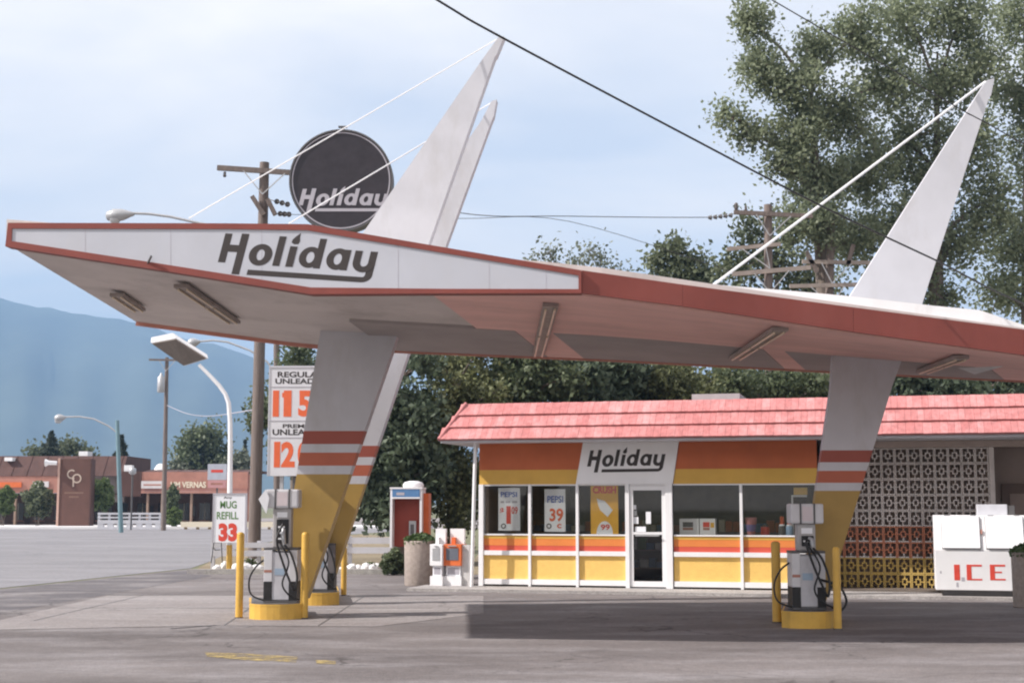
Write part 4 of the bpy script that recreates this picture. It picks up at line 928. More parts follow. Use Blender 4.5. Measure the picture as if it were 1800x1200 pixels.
MB().pbox(PP, a0 + 0.051, a1 - 0.051, z0 + 0.02, q_(700, 876.2)[1], -0.42, -0.38).build('inner_panel', PHONER, t_)
(b0, c1_), (b1, c0_) = q_(719, 915, -0.3), q_(731, 940, -0.3)
bd = MB().pbox(PP, b0, b1, c0_, c1_, -0.379, -0.28).build('telephone', STEEL, t_, bevel=0.01); MB().pbox(PP, b0 + 0.04, b1 - 0.04, c0_ + 0.02, c1_ - 0.08, -0.2795, -0.265).build('dial_plate', STEELD, bd)
MB().pbox(PP, a1 + 0.002, a1 + 0.13, z0 + 0.05, z1 - 0.1, -0.74, -0.3).build('side_sign', ORANGE, t_)
MB().lathe(PP.w((a0 + a1) / 2 + 0.12, z1 + 0.041, -0.4), [(0.24, 0), (0.25, 0.06), (0.21, 0.12), (0.10, 0.15)], 24).build('dome', WHITE_C, t_)
MB().pbox(PP, (a0 + a1) / 2 - 0.06, (a0 + a1) / 2 + 0.06, 0.001, z0 - 0.001, -0.6, -0.48).build('pedestal', STEELD, t_)
# newspaper boxes
def newsbox(label, ua, ub, Yn, m, door):
    PN = Plane(at((ua + ub) / 2, 1000, Yn).xy, SP.x.xy); t_ = thing('newspaper_box', label, 'newspaper box', PN.w(0, 0.06, -0.2), 'newspaper boxes')
    a0, a1 = PN.sz(ua, 980)[0], PN.sz(ub, 980)[0]; z = lambda v: PN.sz((ua + ub) / 2, v)[1]; zb0 = 0.062
    MB().pbox(PN, a0, a1, zb0, z(1012), -0.38, 0.0).build('base', WHITE_C, t_); MB().pbox(PN, a0 + 0.05, a1 - 0.03, z(1012) + 0.001, z(994), -0.36, -0.03).build('lower_case', PAPER, t_)
    MB().pbox(PN, a0 + 0.08, a1 - 0.06, z(1009), z(997), -0.0295, -0.025).build('notice', GREYP, t_)
    c_ = MB().pbox(PN, a0, a1, z(994) + 0.002, z(956), -0.40, 0.02).build('case', m, t_, bevel=0.012)
    MB().pbox(PN, a0 + 0.06, a1 - 0.06, z(984), z(963), 0.0205, 0.03).build('window', door, c_); MB().bar(PN.w(a0 + 0.1, z(959), 0.04), PN.w(a1 - 0.1, z(959), 0.04), 0.02).build('handle', STEEL, c_)
    MB().pbox(PN, a0 + (a1 - a0) * 0.2, a1 + 0.0, z(956) + 0.001, z(929), -0.3, -0.2).build('header_card', WHITE_C, t_)
    MB().pbox(PN, a0 + (a1 - a0) * 0.35, a0 + (a1 - a0) * 0.55, z(956) + 0.001, z(944), -0.199, -0.12).build('coin_box', m, t_); return t_
newsbox('white newspaper box with grey window behind the planter', 756, 778, 29.9, WHITE_C, STEEL)
newsbox('orange newspaper box with white header card', 780, 811, 29.9, ORANGE, mat('news_window', (0.14, 0.15, 0.18), 0.3))
# white plank fence along the planting bed
Yf_ = 38.5
FN = Plane(at(530, 960, Yf_).xy, (1, 0.0))
fence = thing('plank_fence', 'low white plank fence behind the whitewashed rocks', 'fence', FN.w(0, 0, 0))
for (ua, ub) in ((372, 536), (537, 692)):
    for (va, vb) in ((944 if ua > 500 else 953, 955 if ua > 500 else 962), (961 if ua > 500 else 967, 972 if ua > 500 else 977)):
        (a0, z1), (a1, z0) = FN.sz(ua, va), FN.sz(ub, vb); MB().pbox(FN, a0 + 0.01, a1 - 0.01, z0, z1, 0.0, 0.04).build('plank', WHITE, fence)
for u in (374, 455, 536.5, 615, 690): a = FN.sz(u, 960)[0]; MB().pbox(FN, a - 0.05, a + 0.05, 0.02, FN.sz(u, 942 if u > 500 else 950)[1], -0.11, -0.002).build('post', WHITE, fence)
ea = thing('wire_easel', 'thin black wire easel at the left end of the white fence', 'easel', gnd(374, 989))
for (a_, b_) in (((389, 953), (376, 953)), ((376, 953), (371, 989)), ((389, 953), (391, 989)), ((387, 966), (377, 966))): MB().bar(at(*a_, 37.6), at(*b_, 37.6), 0.02).build('leg' if b_[1] > 980 else 'cross_bar', BLACK, ea)
# whitewashed rocks and bedding flowers
def rock(u, v, r, k_):
    c = gnd(u, v, 0.02); bm = bmesh.new(); bmesh.ops.create_icosphere(bm, subdivisions=2, radius=r)
    for q in bm.verts: q.co *= 1 + 0.22 * math.sin(q.co.x * 9 / r * 0.3 + k_) + rng.uniform(-0.08, 0.08); q.co.z *= 0.78
    me = bpy.data.meshes.new('rock'); bm.to_mesh(me); bm.free(); me.polygons.foreach_set('use_smooth', [False] * len(me.polygons)); me.materials.append(ROCKM)
    o = bpy.data.objects.new('rock', me); col.objects.link(o); o.location = (c.x, c.y, c.z + r * 0.55); return o
rl = [380, 397, 416, 433, 452, 600, 614, 628, 641, 655, 668, 679, 586]
for i, u in enumerate(rl):
    o = rock(u + rng.uniform(-3, 3), 1003 + rng.uniform(-3, 2.5), rng.uniform(0.10, 0.19), i)
    tag(o, (['first', 'second', 'third', 'fourth', 'fifth'][i] + ' whitewashed rock from the left, in the bed left of the pump') if u < 500 else (['second', 'third', 'fourth', 'fifth', 'sixth', 'seventh', 'eighth', 'first'][i - 5] + ' whitewashed rock from the left, in the bed right of the masts'), 'rock', 'whitewashed rocks left of the pump' if u < 500 else 'whitewashed rocks right of the masts')
def shrub(name, label, u, v, Y, ru, rv, n, size, m, cat='shrub', group=None, flower=None):
    c = at(u, v, Y); rx, rz = ru * Y / FPX, rv * Y / FPX; ba = Vector((c.x, c.y, 0.0))
    t_ = thing(name, label, cat, ba, group)
    dr = nrg.normal(size=(n, 3)); dr /= np.linalg.norm(dr, axis=1, keepdims=True); rr_ = nrg.uniform(0.25, 1.05, (n, 1)) ** 0.6
    k_ = 1 + 0.25 * np.sin(dr[:, :1] * 5 + u) * np.cos(dr[:, 2:] * 6 + v)
    P_ = np.array(c) + dr * rr_ * k_ * np.array([rx, max(rx, rz) * 0.8, rz]); P_[:, 2] = np.maximum(P_[:, 2], 0.06)
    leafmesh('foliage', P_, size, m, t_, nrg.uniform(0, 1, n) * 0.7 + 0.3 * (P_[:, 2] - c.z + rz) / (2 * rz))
    mb = MB()
    for i in range(4): mb.tube([(ba.x + rng.uniform(-.1, .1) * rx, ba.y, 0.0), (c.x + rng.uniform(-.5, .5) * rx, c.y, c.z + rng.uniform(-.2, .4) * rz)], [0.03 * max(1, rz), 0.012], 6)
    mb.build('stems', BARK, t_)
    if flower is not None:
        nf = 40; dr = nrg.normal(size=(nf, 3)); dr /= np.linalg.norm(dr, axis=1, keepdims=True); P_ = np.array(c) + dr * 1.05 * np.array([rx, rx * .8, rz]); P_[:, 2] = np.maximum(P_[:, 2], 0.1)
        leafmesh('blossom', P_, size * 0.9, flower, t_, nrg.uniform(0, 1, nf))
    return t_
FLR = leafmat('petal_red', (0.5, 0.06, 0.05), (0.65, 0.12, 0.12), 0.2); FLW = leafmat('petal_white', (0.7, 0.66, 0.66), (0.8, 0.78, 0.78), 0.2)
shrub('flower_plant', 'small red flowering plant among white rocks right of the masts', 606, 998, 38.0, 7, 8, 260, 0.04, L_SHR, 'flowers', None, FLR)
shrub('flower_plant', 'small pink and white flowering plant near the dark shrub', 650, 996, 38.0, 10, 9, 300, 0.04, L_SHR, 'flowers', None, FLW)
shrub('flower_plant', 'low flowering plant behind the left bollard', 440, 990, 38.0, 12, 9, 320, 0.04, L_SHR, 'flowers', None, FLW)
shrub('shrub', 'dark rounded shrub below the pay phone', 692, 988, 35.6, 22, 22, 1500, 0.06, L_DARK)

# ------------------------------------------------------------------ price sign, round sign, refill sign, lamps
PS = Plane(at(530, 740, 40.0).xy, (1, -0.02))
ps = thing('price_sign', 'tall white fuel price board with orange numerals behind the left mast', 'price sign', PS.w(0, 0, 0))
(a0, z1), (a1, z0) = PS.sz(475, 646), PS.sz(592, 836)
MB().pbox(PS, a0, a1, z0, z1, -0.22, 0.0).build('board', mat('board_white', (0.62, 0.61, 0.63), 0.5, 0.05, 2), ps)
mb = MB()
for v in (643.5,): mb.pbox(PS, a0 - 0.03, a1 + 0.03, z1 + 0.001, z1 + 0.05, -0.24, 0.02)
mb.pbox(PS, a0 - 0.03, a0 - 0.001, z0, z1, -0.23, 0.015); mb.pbox(PS, a1 + 0.001, a1 + 0.03, z0, z1, -0.23, 0.015); mb.build('frame', WHITE, ps)
for s_, a_ in (('REGULAR', (488, 653, 570, 663)), ('UNLEADED', (484, 665, 575, 674.5)), ('PREMIUM', (497, 745, 563, 752)), ('UNLEADED', (479, 754, 572, 764.5))):
    mb = MB(); text_on(mb, s_, PS, *a_, 0.003, 0, 0.03); mb.build('lettering', DARKL, ps)
for (s_, ua, ub, va, vb) in (('1', 480, 490, 686, 732), ('1', 499, 512, 686, 732), ('5', 524, 547, 686, 732), ('1', 482, 492, 776, 821), ('2', 494, 518, 776, 821), ('0', 523, 546, 776, 821)):
    mb = MB()
    if s_ == '1':
        (b0, t1), (b1, t0) = PS.sz(ua, va), PS.sz(ub, vb); mb.pbox(PS, b0, b1, t0, t1, 0.001, 0.006)
        if ua == 499: (c0_, e1), (c1_, e0) = PS.sz(496, 690), PS.sz(498.8, 698); mb.pbox(PS, c0_, c1_, e0, e1, 0.001, 0.006)
    else: text_on(mb, s_, PS, ua, va, ub, vb, 0.003, 0, 0.045)
    mb.build('numeral', PORA, ps)
mb = MB()
for v in (680, 739.5, 769): zz_ = PS.sz(480, v)[1]; mb.pbox(PS, a0 + 0.02, a1 - 0.02, zz_, zz_ + 0.012, 0.001, 0.012)
mb.build('numeral_track', GREYP, ps)
for u in (494, 517): a = PS.sz(u, 850)[0]; MB().pbox(PS, a - 0.05, a + 0.05, 0.02, z0 - 0.001, -0.16, -0.06).build('post', STEELD if u > 500 else STEEL, ps)
a = PS.sz(580, 850)[0]; MB().pbox(PS, a - 0.05, a + 0.05, 0.02, z0 - 0.001, -0.16, -0.06).build('post', STEELD, ps)

DS = Plane(at(600, 318, 42.0).xy, (1, 0.0))
ds = thing('round_sign', 'dark round sign with white word and pale rim on a pole behind the canopy', 'sign', DS.w(0, 0, 0))
cz = DS.sz(600, 317)[1]; ca = DS.sz(599.5, 317)[0]; R_ = 93.0 * 42 / FPX
def disc(r0, r1, n0, n1, name, m, par):
    mb = MB(); seg = 64; A = []; f = []
    for i in range(seg):
        t = 2 * math.pi * i / seg; c_, s_ = math.cos(t), math.sin(t)
        A += [DS.w(ca + r1 * c_, cz + r1 * s_, n1), DS.w(ca + r1 * c_, cz + r1 * s_, n0), DS.w(ca + r0 * c_, cz + r0 * s_, n1), DS.w(ca + r0 * c_, cz + r0 * s_, n0)]
    for i in range(seg):
        b, d = 4 * i, 4 * ((i + 1) % seg); f.append((b, b + 1, d + 1, d))
        if r0 > 0: f += [(b, d, d + 2, b + 2), (b + 1, b + 3, d + 3, d + 1), (b + 2, d + 2, d + 3, b + 3)]
    if r0 == 0: f += [tuple(4 * i for i in range(seg)), tuple(4 * i + 1 for i in reversed(range(seg)))]
    mb.add(A, f); return mb.build(name, m, par)
fc = disc(0, R_ * 0.965, -0.45, 0.0, 'face', DISC, ds); disc(R_ * 0.968, R_, -0.50, 0.05, 'rim', STEELD, ds); disc(R_ * 0.925, R_ * 0.95, -0.001, 0.012, 'pale_ring', GREYP, fc)
mb = MB(); logo_on(mb, DS, 525, 361, 678, 361, 0.0, 0.010, 1.0); mb.build('lettering', GREYP, fc, label='pale slanted word Holiday with underline')
MB().pbox(DS, ca - 0.05, ca + 0.05, cz + R_ - 0.05, cz + R_ + 0.12, -0.3, -0.2).build('lifting_lug', STEELD, ds); MB().pbox(DS, ca - 0.13, ca + 0.13, cz + R_ + 0.121, cz + R_ + 0.17, -0.3, -0.2).build('lifting_bar', STEELD, ds)
pa = DS.sz(592, 500)[0]
MB().tube([DS.w(pa, 0.02, -0.28), DS.w(pa, cz - R_ * 0.96, -0.28)], 0.13, 14).build('pole', STEEL, ds)
# shoebox lamp on a curved pole, refill sign hung on it
lp = gnd(403, 1003); Yl = lp.y
lamp = thing('area_lamp', 'white curved pole with tilted rectangular area light and yellow base', 'lamp post', lp)
path = [at(403, 1003, Yl), at(404, 870, Yl), at(405, 780, Yl), at(404.5, 740, Yl), at(402, 708, Yl), at(396, 692, Yl), at(385, 677, Yl), at(368, 659, Yl), at(350, 641, Yl)]
path[0].z = 0.02
MB().tube([path[0], at(403.3, 957, Yl)], 0.075, 14).build('pole_base', YELB, lamp); MB().tube([at(403.3, 957, Yl)] + path[1:], [0.07, 0.07, 0.065, 0.06, 0.06, 0.055, 0.055, 0.05, 0.045], 14).build('pole', WHITE_C, lamp)
B4 = [at(265, 602, Yl + 0.3), at(324, 643, Yl + 0.3), at(366, 630, Yl - 0.3), at(309, 594, Yl - 0.3)]; T4 = [at(266, 593, Yl + 0.28), at(326, 635, Yl + 0.28), at(364, 623, Yl - 0.28), at(304, 585, Yl - 0.28)]
MB().hexa(B4 + T4).build('housing', WHITE_C, lamp)
cB = sum(B4, Vector()) / 4; dn_ = (B4[1] - B4[0]).cross(B4[3] - B4[0]).normalized(); dn_ = dn_ if dn_.z < 0 else -dn_
MB().prism([cB + (p - cB) * 0.93 + dn_ * 0.002 for p in B4], dn_ * 0.03).build('lens', mat('lamp_lens', (0.17, 0.14, 0.12), 0.4, 0.15, 6), lamp)
RS = Plane(at(402, 910, Yl - 0.16).xy, (1, 0.0))
rs = thing('refill_sign', 'white mug refill sign with red 33 hung on the lamp pole', 'sign', RS.w(RS.sz(402, 910)[0], RS.sz(402, 955)[1], 0))
(a0, z1), (a1, z0) = RS.sz(377, 869), RS.sz(430, 953)
MB().pbox(RS, a0, a1, z0, z1, 0.0, 0.03).build('board', PAPER, rs)
mb = MB(); mb.pbox(RS, a0 - 0.03, a0 - 0.001, z0, z1, -0.03, 0.045); mb.pbox(RS, a1 + 0.001, a1 + 0.05, z0, z1, -0.03, 0.045); mb.pbox(RS, a0 - 0.03, a1 + 0.05, z1 + 0.001, z1 + 0.04, -0.03, 0.045); mb.build('frame', GREYP, rs)
for s_, a_ in (('MUG', (387, 880, 416, 893)), ('REFILL', (381, 899, 419, 912))): mb = MB(); text_on(mb, s_, RS, *a_, 0.033, 0, 0.02); mb.build('lettering', PGREEN, rs)
for ua_, ub_ in ((384, 400), (401, 417)): mb = MB(); text_on(mb, '3', RS, ua_, 919, ub_, 951, 0.033, 0, 0.06); mb.build('numeral', PRED, rs)
mb = MB(); text_on(mb, 'Any', RS, 393, 872, 408, 877, 0.033, 0, 0.02); mb.build('lettering', DARKL, rs)

# ------------------------------------------------------------------ utility poles and wires
def upole(label, ut, vt, ub, Y, r0, r1, arms, insul=(), extra=None):
    top = at(ut, vt, Y); bot = at(ub, 940, Y); bot.z = 0.0; k_ = Y / FPX
    t_ = thing('utility_pole', label, 'utility pole', bot, 'wooden utility poles')
    MB().tube([bot, bot.lerp(top, 0.5), top], [r0, (r0 + r1) / 2, r1], 16).build('pole', WOOD, t_)
    for (ua, va, ub_, vb, w, m) in arms:
        a, b = at(ua, va, Y - r1 - 0.07), at(ub_, vb, Y - r1 - 0.07); ar_ = MB().bar(a, b, 0.10, w).build('crossarm', m, t_)
        mid = a.lerp(b, 0.5); cx = bot.lerp(top, max(0, (mid.z - bot.z) / (top.z - bot.z)))
        if (b - a).length > 1.5 and abs(b.z - a.z) < 0.8 * abs(b.x - a.x):
            for e in (a.lerp(b, 0.28), a.lerp(b, 0.72)):
                MB().bar(e + Vector((0, -0.055, -0.05)), Vector((cx.x, cx.y - r1 - 0.1, mid.z - 0.75)), 0.02, 0.035).build('brace', STEEL, ar_)
    for (u, v, s_) in insul:
        MB().lathe(at(u, v, Y - r1 - 0.07) - Vector((0, 0, s_)), [(s_ * .35, 0), (s_ * .6, s_ * .5), (s_ * .35, s_), (s_ * .55, s_ * 1.4), (s_ * .2, s_ * 1.8)], 10).build('insulator', mat('insulator_brown', (0.10, 0.085, 0.08), 0.3), t_)
    return t_
up1 = upole('tall wooden utility pole with crossarm beside the round sign', 465, 286, 447, 44.0, 0.20, 0.15,
            [(382, 295, 548, 306, 0.16, WOOD), (443, 345, 464, 378, 0.14, WOOD), (470, 350, 484, 378, 0.14, WOOD)], ((395, 306, 0.1),))
# strings of insulators and stub wires towards the sign
mb = MB()
for (ua, va, ub, vb) in ((474, 351, 508, 360), (482, 375, 510, 377)):
    a, b = at(ua, va, 43.6), at(ub, vb, 41.8)
    for k_ in range(3): p = a.lerp(b, 0.35 + 0.27 * k_); mb.tube([p - (b - a).normalized() * 0.07, p + (b - a).normalized() * 0.07], [0.045, 0.085], 10)
    mb.tube([a, b], 0.014, 6)
mb.build('insulator_string', STEELD, up1)
up2 = upole('distant thin utility pole with grey transformer before the mountain', 293.5, 628, 287, 95.0, 0.17, 0.12, [(262, 632, 326, 633, 0.13, WOOD)])
p = at(283, 675, 94.6); MB().lathe(p - Vector((0, 0, 0.55)), [(0.2, 0), (0.24, 0.06), (0.24, 1.0), (0.12, 1.1), (0.05, 1.3)], 16).build('transformer', STEEL, up2)
up3 = upole('wooden utility pole with stacked crossarms left of the right mast', 1350, 360, 1353, 48.0, 0.17, 0.14,
            [(1290, 373, 1428, 380, 0.14, WOOD), (1278, 438, 1372, 429, 0.13, WOODL), (1287, 482, 1425, 470, 0.15, WOODL)], ((1294, 362, 0.14), (1311, 366, 0.1), (1298, 372, 0.08)))
up4 = upole('wooden utility pole close behind the right mast', 1461, 384, 1446, 50.0, 0.17, 0.14,
            [(1410, 460, 1530, 462, 0.14, WOODL), (1388, 503, 1520, 500, 0.14, WOODL), (1417, 442, 1436, 478, 0.15, WOOD), (1490, 466, 1500, 430, 0.15, WOOD)])
def wire(label, pts, r, m=BLACK):
    o = hose(pts, r).build('overhead_wire', m); recentre(o); tag(o, label, 'wire', 'overhead wires'); return o
wire('thick black cable sweeping diagonally past the tall left spire', [at(400, -225, 12.5), at(768, 0, 14), at(880, 65, 14.4), at(1210, 240, 15.8), at(1440, 360, 17), at(1640, 455, 18.2), at(1900, 575, 20.5), at(2500, 800, 30)], 0.012)
wire('thin wire crossing the cottonwood at the top right', [at(1150, -120, 16), at(1360, 2, 17), at(1460, 60, 17.5), at(1690, 193, 18.8), at(1722, 210, 19), at(1950, 330, 22), at(2500, 600, 34)], 0.008)
wire('upper of the two thin wires running level to the stacked crossarm pole', [at(548, 306, 43.8), at(800, 373, 44.5), at(1000, 380, 46), at(1245, 382, 47.8), at(1290, 376, 47.9)], 0.014, STEELD)
wire('lower of the two thin wires running level behind the left spires', [at(510, 377, 41.8), at(800, 384, 44.5), at(1000, 389, 46), at(1287, 478, 47.9)], 0.010, STEELD)
mb = MB()
for k_ in range(5): p = at(1248 + k_ * 9, 382.5 - 1.0 * k_, 47.8); mb.tube([p - Vector((0.06, 0, 0)), p + Vector((0.06, 0, 0))], [0.05, 0.09], 10)
mb.build('insulator_string', STEELD, up3)
wire('thin wire sagging from the distant transformer pole', [at(293, 712, 95), at(330, 727, 90), at(370, 731, 84), at(446, 720, 45)], 0.02, GREYP)

# street lamps
def cobra(label, head, arm, pole, Y, pm, r=0.07, s=1.0):
    """head: (u,v) tip and (u,v) neck; arm: list of photo bearings to the pole top; pole: base u, top (u,v)"""
    (ut, vt) = pole[1]; top = at(ut, vt, Y); bot = at(pole[0], 930, Y); bot.z = 0.0
    t_ = thing('street_lamp', label, 'street lamp', bot, 'cobra head street lamps')
    MB().tube([bot, top], [r * 1.25, r], 12).build('pole', pm, t_)
    ap = [at(u, v, Y) for u, v in arm]; MB().tube(ap, 0.038 * s, 8).build('arm', STEEL, t_)
    a, b = at(*head[1], Y), at(*head[0], Y); L = (b - a); n_ = 8; mb = MB()
    mb.tube([a + L * f for f in (0, 0.15, 0.4, 0.7, 0.95, 1.0)], [x * s for x in (0.05, 0.09, 0.17, 0.20, 0.13, 0.03)], 12); hd = mb.build('lamp_head', STEEL, t_)
    MB().lathe(a + L * 0.68 - Vector((0, 0, 0.24 * s)), [(0.03 * s, 0), (0.13 * s, 0.03 * s), (0.17 * s, 0.12 * s)], 14).build('lens', mat('street_lens', (0.55, 0.55, 0.56), 0.3), hd); return t_
cobra('near street lamp head reaching out above the left canopy tip', ((186, 380), (236, 376)), [(236, 375), (262, 376), (300, 381), (340, 390), (400, 402), (456, 415)], (447, (462.5, 395)), 45.0, STEEL, 0.05, 1.1)
cobra('street lamp on a slim arm just under the left canopy', ((330, 604), (352, 600)), [(352, 600), (375, 598), (400, 601), (440, 616), (470, 636), (486, 660)], (488, (486, 600)), 62.0, WOOD, 0.13, 1.1)
cobra('distant street lamp with long curved arm on a bluish pole', ((96, 736), (116, 733)), [(116, 732.5), (140, 732), (165, 736), (190, 748), (206, 760)], (213, (206, 739)), 88.0, TEAL, 0.12, 1.3)

# ------------------------------------------------------------------ strip mall across the road
YM = 112.0
ML = Plane((0, YM), (1, 0.0)); mz = lambda v: ML.sz(0, v)[1]; ms = lambda u: ML.sz(u, 880)[0]
mall = thing('shopping_strip', 'long low brown roofed shopping strip with pinkish sign band across the road', 'building', ML.w(ms(180), 0, -8))
def mbox(name, m, ua, ub, va, vb, n0, n1, par=None): return MB().pbox(ML, ms(ua), ms(ub), mz(vb), mz(va), n0, n1).build(name, m, par or mall)
GL = mz(925)
# back wall with shop windows
mbox('wall', mat('shop_wall', (0.16, 0.10, 0.085), 0.8, 0.15, 0.5), -250, 436, 868, 925.5, -5.2, -5)
SW = mat('shop_window', (0.035, 0.035, 0.04), 0.15, 0.2, 0.5, spec=0.6)
for i in range(16):
    ua = -170 + i * 38
    w_ = mbox('window', SW, ua + 3, ua + 22, 884, 915, -4.99, -4.93); mbox('sill', BRICK, ua + 2, ua + 23, 915.2, 917.5, -4.99, -4.85, w_); mbox('frame', CREAM, ua + 12.2, ua + 12.9, 884, 915, -4.929, -4.91, w_)
    if i % 2 == 0: d_ = mbox('door', BROWN, ua + 25, ua + 34, 886, 924, -4.99, -4.94); mbox('door_glass', SW, ua + 26.5, ua + 32.5, 889, 908, -4.939, -4.93, d_)
# mansard over the left wing
def mansard(ua, ub, vt, ve, n_e, n_t, m):
    a0, a1 = ms(ua), ms(ub); z0, z1 = mz(ve), mz(vt)
    r_ = MB().prism([ML.w(a0, z0, n_e), ML.w(a0, z1, n_t), ML.w(a0, z1, -9), ML.w(a0, z0, -9)], ML.x * (a1 - a0)).build('roof', m, mall)
    k_ = 0; sl_ = ML.w(0, z1, n_t) - ML.w(0, z0, n_e)
    a = a0 + 0.3
    while a < a1:
        MB().bar(ML.w(a, z0, n_e + 0.02), ML.w(a, z1, n_t + 0.02), 0.05, 0.05).build('roof_seam', m, r_); a += 1.2
    return r_
mansard(-260, 212, 800, 836, -0.1, -1.6, BROWN)
mbox('sign_band', BRICK, -255, 100.5, 836.3, 866, -0.6, -0.15); mbox('sign_band', mat('band_grey', (0.24, 0.20, 0.19), 0.8, 0.1, 1), 100.8, 212, 832, 882, -1.5, -1.0)
mbox('gable_end', BROWN, 212.3, 247, 828, 872, -0.6, -0.05)
mbox('sign_band', BRICK, 247.5, 434, 829, 858, -0.6, -0.1); mbox('beam', mat('beam_brick', (0.32, 0.15, 0.12), 0.8, 0.1, 1), 247.5, 434, 858.2, 862, -0.6, -0.02); mbox('beam', mat('beam_brick2', (0.40, 0.20, 0.16), 0.8), 247.5, 434, 862.3, 866.5, -0.6, 0.03)
mbox('end_wall', BRICK, 426, 436, 833, 925, -4.9, -0.62)
for i, u in enumerate((-150, -95, -35, 25, 258, 283.5, 335)): mbox('column', mat('column_tan', (0.36, 0.25, 0.19), 0.8, 0.1, 2), u - 1.8, u + 1.8, 866.6, 925.5, -0.5, -0.2)
mbox('canopy_slab', BROWN, -255, 434, 866.6, 868.5, -5.0, -0.65)
mansard(247.5, 434, 824, 828.8, -0.5, -2.6, BROWN)
# signs on it
s1_ = mbox('shop_sign', mat('shop_sign_white', (0.62, 0.58, 0.58), 0.5), 248, 287, 845, 858, 0.035, 0.12); s2_ = mbox('shop_sign', mat('shop_sign_white', (0.6, 0.6, 0.6)), 56, 84, 845.5, 856, -0.14, -0.05); s3_ = mbox('shop_sign', ORANGE, -20, 36, 847, 856, -0.14, -0.05)
mb = MB(); text_on(mb, 'LIM VERNAS', ML, 300, 846, 362, 857, 0.0, 0, 0.03)
mb.build('sign_letters', CREAM, mall)
MB().pbox(ML, ms(252), ms(283), mz(853), mz(850.5), 0.1205, 0.13).build('print_line', BRICK, s1_)
mbox('roof_vent', WHITE_C, 124, 140, 791.5, 799.8, -3, -1.7); mbox('roof_vent', WHITE_C, 0, 14, 803, 809.5, -1.4, -0.6); mbox('roof_vent', WHITE_C, 215, 229, 817, 827.9, -0.8, -0.2)
MB().lathe(ML.w(ms(264), mz(823.9), -3.0), [(0.55, 0), (0.3, 0.4), (0.1, 0.5)], 14).build('roof_vent', WHITE_C, mall)
# pylon
Yy = 104.0; PY = Plane((0, Yy), (1, 0.0)); pz = lambda v: PY.sz(0, v)[1]; pxs = lambda u: PY.sz(u, 880)[0]
py = thing('pylon_sign', 'tall brown pylon sign with pale linked letters at the shopping strip', 'sign', PY.w(pxs(130), 0, 0))
MB().pbox(PY, pxs(104), pxs(157), 0.16, pz(806), -0.9, 0).build('slab', BROWNP, py); MB().pbox(PY, pxs(100), pxs(103.8), 0.16, pz(805), -0.95, 0.05).build('edge_post', mat('column_pink', (0.5, 0.32, 0.26), 0.8), py); MB().pbox(PY, pxs(157.2), pxs(159), 0.16, pz(807), -0.95, 0.05).build('edge_post', BROWN, py)
mb = MB()
def arc(cx, cy, r, w, a0, a1, k_):
    A = []; f = []
    for i in range(21):
        t = math.radians(a0 + (a1 - a0) * i / 20); c_ = PY.px(cx, cy, 0.01 + 0.01 * k_)
        for rr_ in (r, r - w): A.append(c_ + PY.x * (rr_ * math.cos(t)) + Vector((0, 0, rr_ * math.sin(t))))
    for i in range(20): f.append((2 * i, 2 * i + 2, 2 * i + 3, 2 * i + 1))
    mb.add(A, f)
arc(126, 833, 0.34, 0.10, 50, 310, 0); arc(135, 840.5, 0.34, 0.10, 0, 360, 1)
MB_l = PY.sz(129, 855); mb.pbox(PY, PY.sz(128, 840)[0], PY.sz(130.5, 840)[0], PY.sz(0, 855)[1], PY.sz(0, 840)[1], 0.001, 0.03)
mb.build('lettering', GOLD, py)
for ua_, ub_, va_ in ((113, 146, 864.5), (121, 138, 871.5)): MB().pbox(PY, pxs(ua_), pxs(ub_), pz(va_ + 2.6), pz(va_), 0.001, 0.012).build('print_line', mat('faint_letters', (0.20, 0.115, 0.085), 0.7), py)
MB().tube([PY.px(80, 813, 0.3), PY.px(86, 813, 0.3), PY.px(100, 813.5, 0.1)], [0.28, 0.16, 0.14], 12).build('flood_lamp', WHITE_C, py)
# white lattice guard wall
Yg = 99.0; GP = Plane((0, Yg), (1, 0.0)); gz = lambda v: GP.sz(0, v)[1]; gs = lambda u: GP.sz(u, 900)[0]
gw = thing('guard_wall', 'white guard wall with open rails and six square holes across the road', 'wall', GP.w(gs(228), 0, 0))
lo_, hi_ = 0.0, gz(914)
holes = [186 + i * 16.8 for i in range(6)]; edges = [172] + [x for h in holes for x in (h - 3.2, h + 3.2)] + [282]
for i in range(0, len(edges), 2): MB().pbox(GP, gs(edges[i]) + 0.004, gs(edges[i + 1]) - 0.004, 0.0, hi_, -0.2, 0).build('panel', WHITE, gw)
MB().pbox(GP, gs(172), gs(282), gz(920) + 0.0, hi_ + 0.02, -0.21, 0.012).build('beam', WHITE, gw); MB().pbox(GP, gs(172), gs(282), 0.0, gz(925.5), -0.21, 0.012).build('beam', WHITE, gw)
for i in range(7): u = 174 + i * 17.8; MB().pbox(GP, gs(u) - 0.07, gs(u) + 0.07, hi_ + 0.021, gz(901.5), -0.15, -0.03).build('post', WHITE, gw)
for va, vb in ((900.5, 904), (907.5, 910.5)): MB().pbox(GP, gs(172), gs(283), gz(vb), gz(va), -0.029, 0.02).build('rail', WHITE, gw)
# cream barrier rail
gr = thing('barrier_rail', 'long cream barrier rail on short posts by the road edge', 'barrier', GP.w(gs(395), 0, 0))
MB().pbox(GP, gs(318), gs(482), gz(926), gz(916.5), -0.12, 0.0).build('rail', CREAM, gr)
for i in range(8): u = 326 + i * 21; MB().pbox(GP, gs(u) - 0.09, gs(u) + 0.09, 0.0, gz(916.6), -0.3, -0.122).build('post', mat('post_tan', (0.34, 0.24, 0.13), 0.8), gr)
